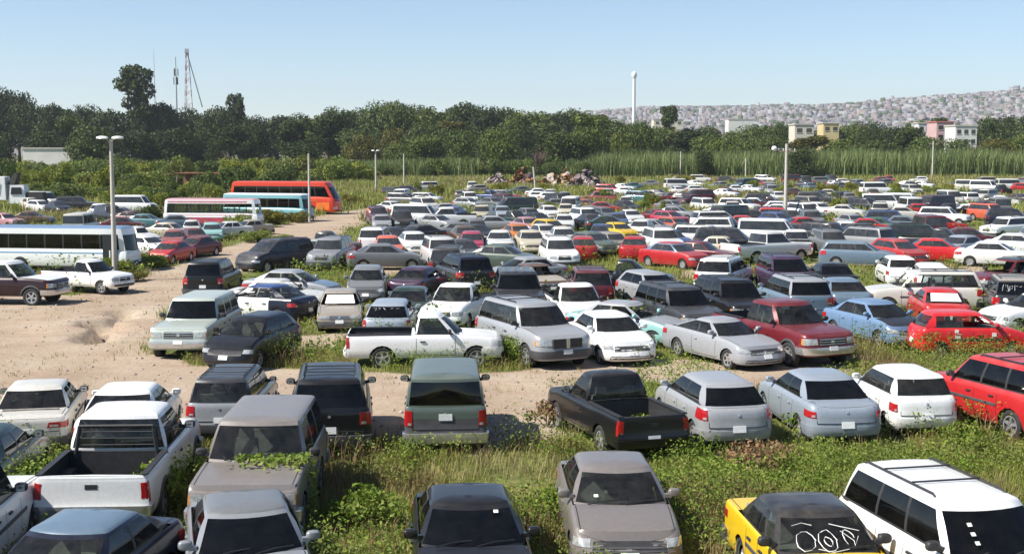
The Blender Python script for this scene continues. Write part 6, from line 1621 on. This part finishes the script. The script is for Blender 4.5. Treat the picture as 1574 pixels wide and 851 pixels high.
# creeper lying on the tan SUV's bonnet and windscreen
v = find('vine creeping'); S = SPEC[v['s']]; q = np.random.RandomState(3); n = 900; a = R(v['h'] - 90)
lx = S['L']/2 - S['wsb'] + q.normal(.18, .16, n); ly = q.uniform(-.5, .95, n); keep = q.rand(n) < np.clip(.35 + ly*.7, 0, 1); lx, ly = lx[keep], ly[keep]
lz = S['zcowl'] + .03 + q.rand(len(lx)) * .13 * (1 - abs(lx - (S['L']/2 - S['wsb'] + .1))*1.5)
side_ = q.rand(len(lx)) < .28; ly = np.where(side_, .98 + q.rand(len(lx))*.12, ly); lz = np.where(side_, q.uniform(.2, 1.2, len(lx)), lz)
wx, wy = v['x'] + lx*math.cos(a) - ly*math.sin(a), v['y'] + lx*math.sin(a) + ly*math.cos(a)
o = empty('creeper_vine', (v['x'], v['y'], 0)); vv, ff = leaves(np.stack([wx - v['x'], wy - v['y'], np.clip(lz, .1, 2)], 1), np.tile([0, -.5, 1.0], (len(lx), 1)), .055, q)
link('foliage', np_mesh('vine_leaves', vv, ff, [WEED]), o); m = Mesh()
for k in range(4): m.tube([(.9*math.cos(a+1.57) + .05*k, .9*math.sin(a+1.57), .0), (.75*math.cos(a+1.57) + lx[0]*math.cos(a)*.5, .75*math.sin(a+1.57) + lx[0]*math.sin(a)*.5, 1.15), (lx[k*5]*math.cos(a) - ly[k*5]*math.sin(a), lx[k*5]*math.sin(a) + ly[k*5]*math.cos(a), S['zcowl'] + .1)], .012, 'bark', 5)
link('stems', m.build('vine_stems'), o); tag(o, 'green creeper vine lying across the tan SUV bonnet', 'vine')

# ---------------------------------------------------------------- tree labels
ONES = ['first', 'second', 'third', 'fourth', 'fifth', 'sixth', 'seventh', 'eighth', 'ninth', 'tenth', 'eleventh', 'twelfth', 'thirteenth', 'fourteenth', 'fifteenth', 'sixteenth', 'seventeenth', 'eighteenth', 'nineteenth']
TENS = ['twenty', 'thirty', 'forty', 'fifty', 'sixty', 'seventy', 'eighty', 'ninety']
def ordinal(k):
    k += 1
    if k >= 100: return 'hundredth' if k == 100 else 'hundred and ' + ordinal(k - 101)
    if k < 20: return ONES[k - 1]
    t = TENS[k // 10 - 2]
    return t[:-1] + 'ieth' if k % 10 == 0 else t + ' ' + ONES[k % 10 - 1]
byg = {}
for t in TREELIST:
    if not t['lab']: byg.setdefault(t['o'].get('group', 'trees'), []).append(t)
WHERE = {'trees of the back belt': 'of the tall back belt on the skyline', 'trees of the front belt': 'of the lower front belt', 'trees at the foot of the belt': 'at the foot of the tree belt', 'shrubs behind the parked wrecks on the left': 'behind the parked wrecks on the left', 'shrubs on the rough ground': 'on the rough ground behind the buses', 'shrubs along the far edge of the lot': 'at the far edge of the lot', 'low shrubs between parked rows': 'between the far parked rows', 'shrubs beside the left track': 'beside the left track'}
for g, L_ in byg.items():
    L_.sort(key=lambda t: t['px'])
    for k, t in enumerate(L_):
        tone = 'pale' if t['col'][0] > 1.2 else 'dark' if t['col'][0] < .9 else 'green'
        t['o']['label'] = f"{tone} {TNAME[t['kind']].replace('_', ' ')}, {ordinal(k)} from the left {WHERE[g]}"
# ---------------------------------------------------------------- haze
hz = bpy.data.materials.new('haze_air'); hz.use_nodes = True; n = hz.node_tree; n.nodes.clear()
pv = n.nodes.new('ShaderNodeVolumePrincipled'); pv.inputs['Density'].default_value = 0.00011; pv.inputs['Color'].default_value = (.86, .92, 1.0, 1); pv.inputs['Anisotropy'].default_value = .2
oo = n.nodes.new('ShaderNodeOutputMaterial'); n.links.new(pv.outputs[0], oo.inputs['Volume'])
MATS['haze_air'] = hz
m = Mesh(); m.box(-9050, 9050, -405, 6150, -8, 265, 'haze_air')
o = link('haze', m.build('haze', 0)); tag(o, kind='stuff')
print('OBJECTS', len(bpy.data.objects), 'VEH', len(VEH))
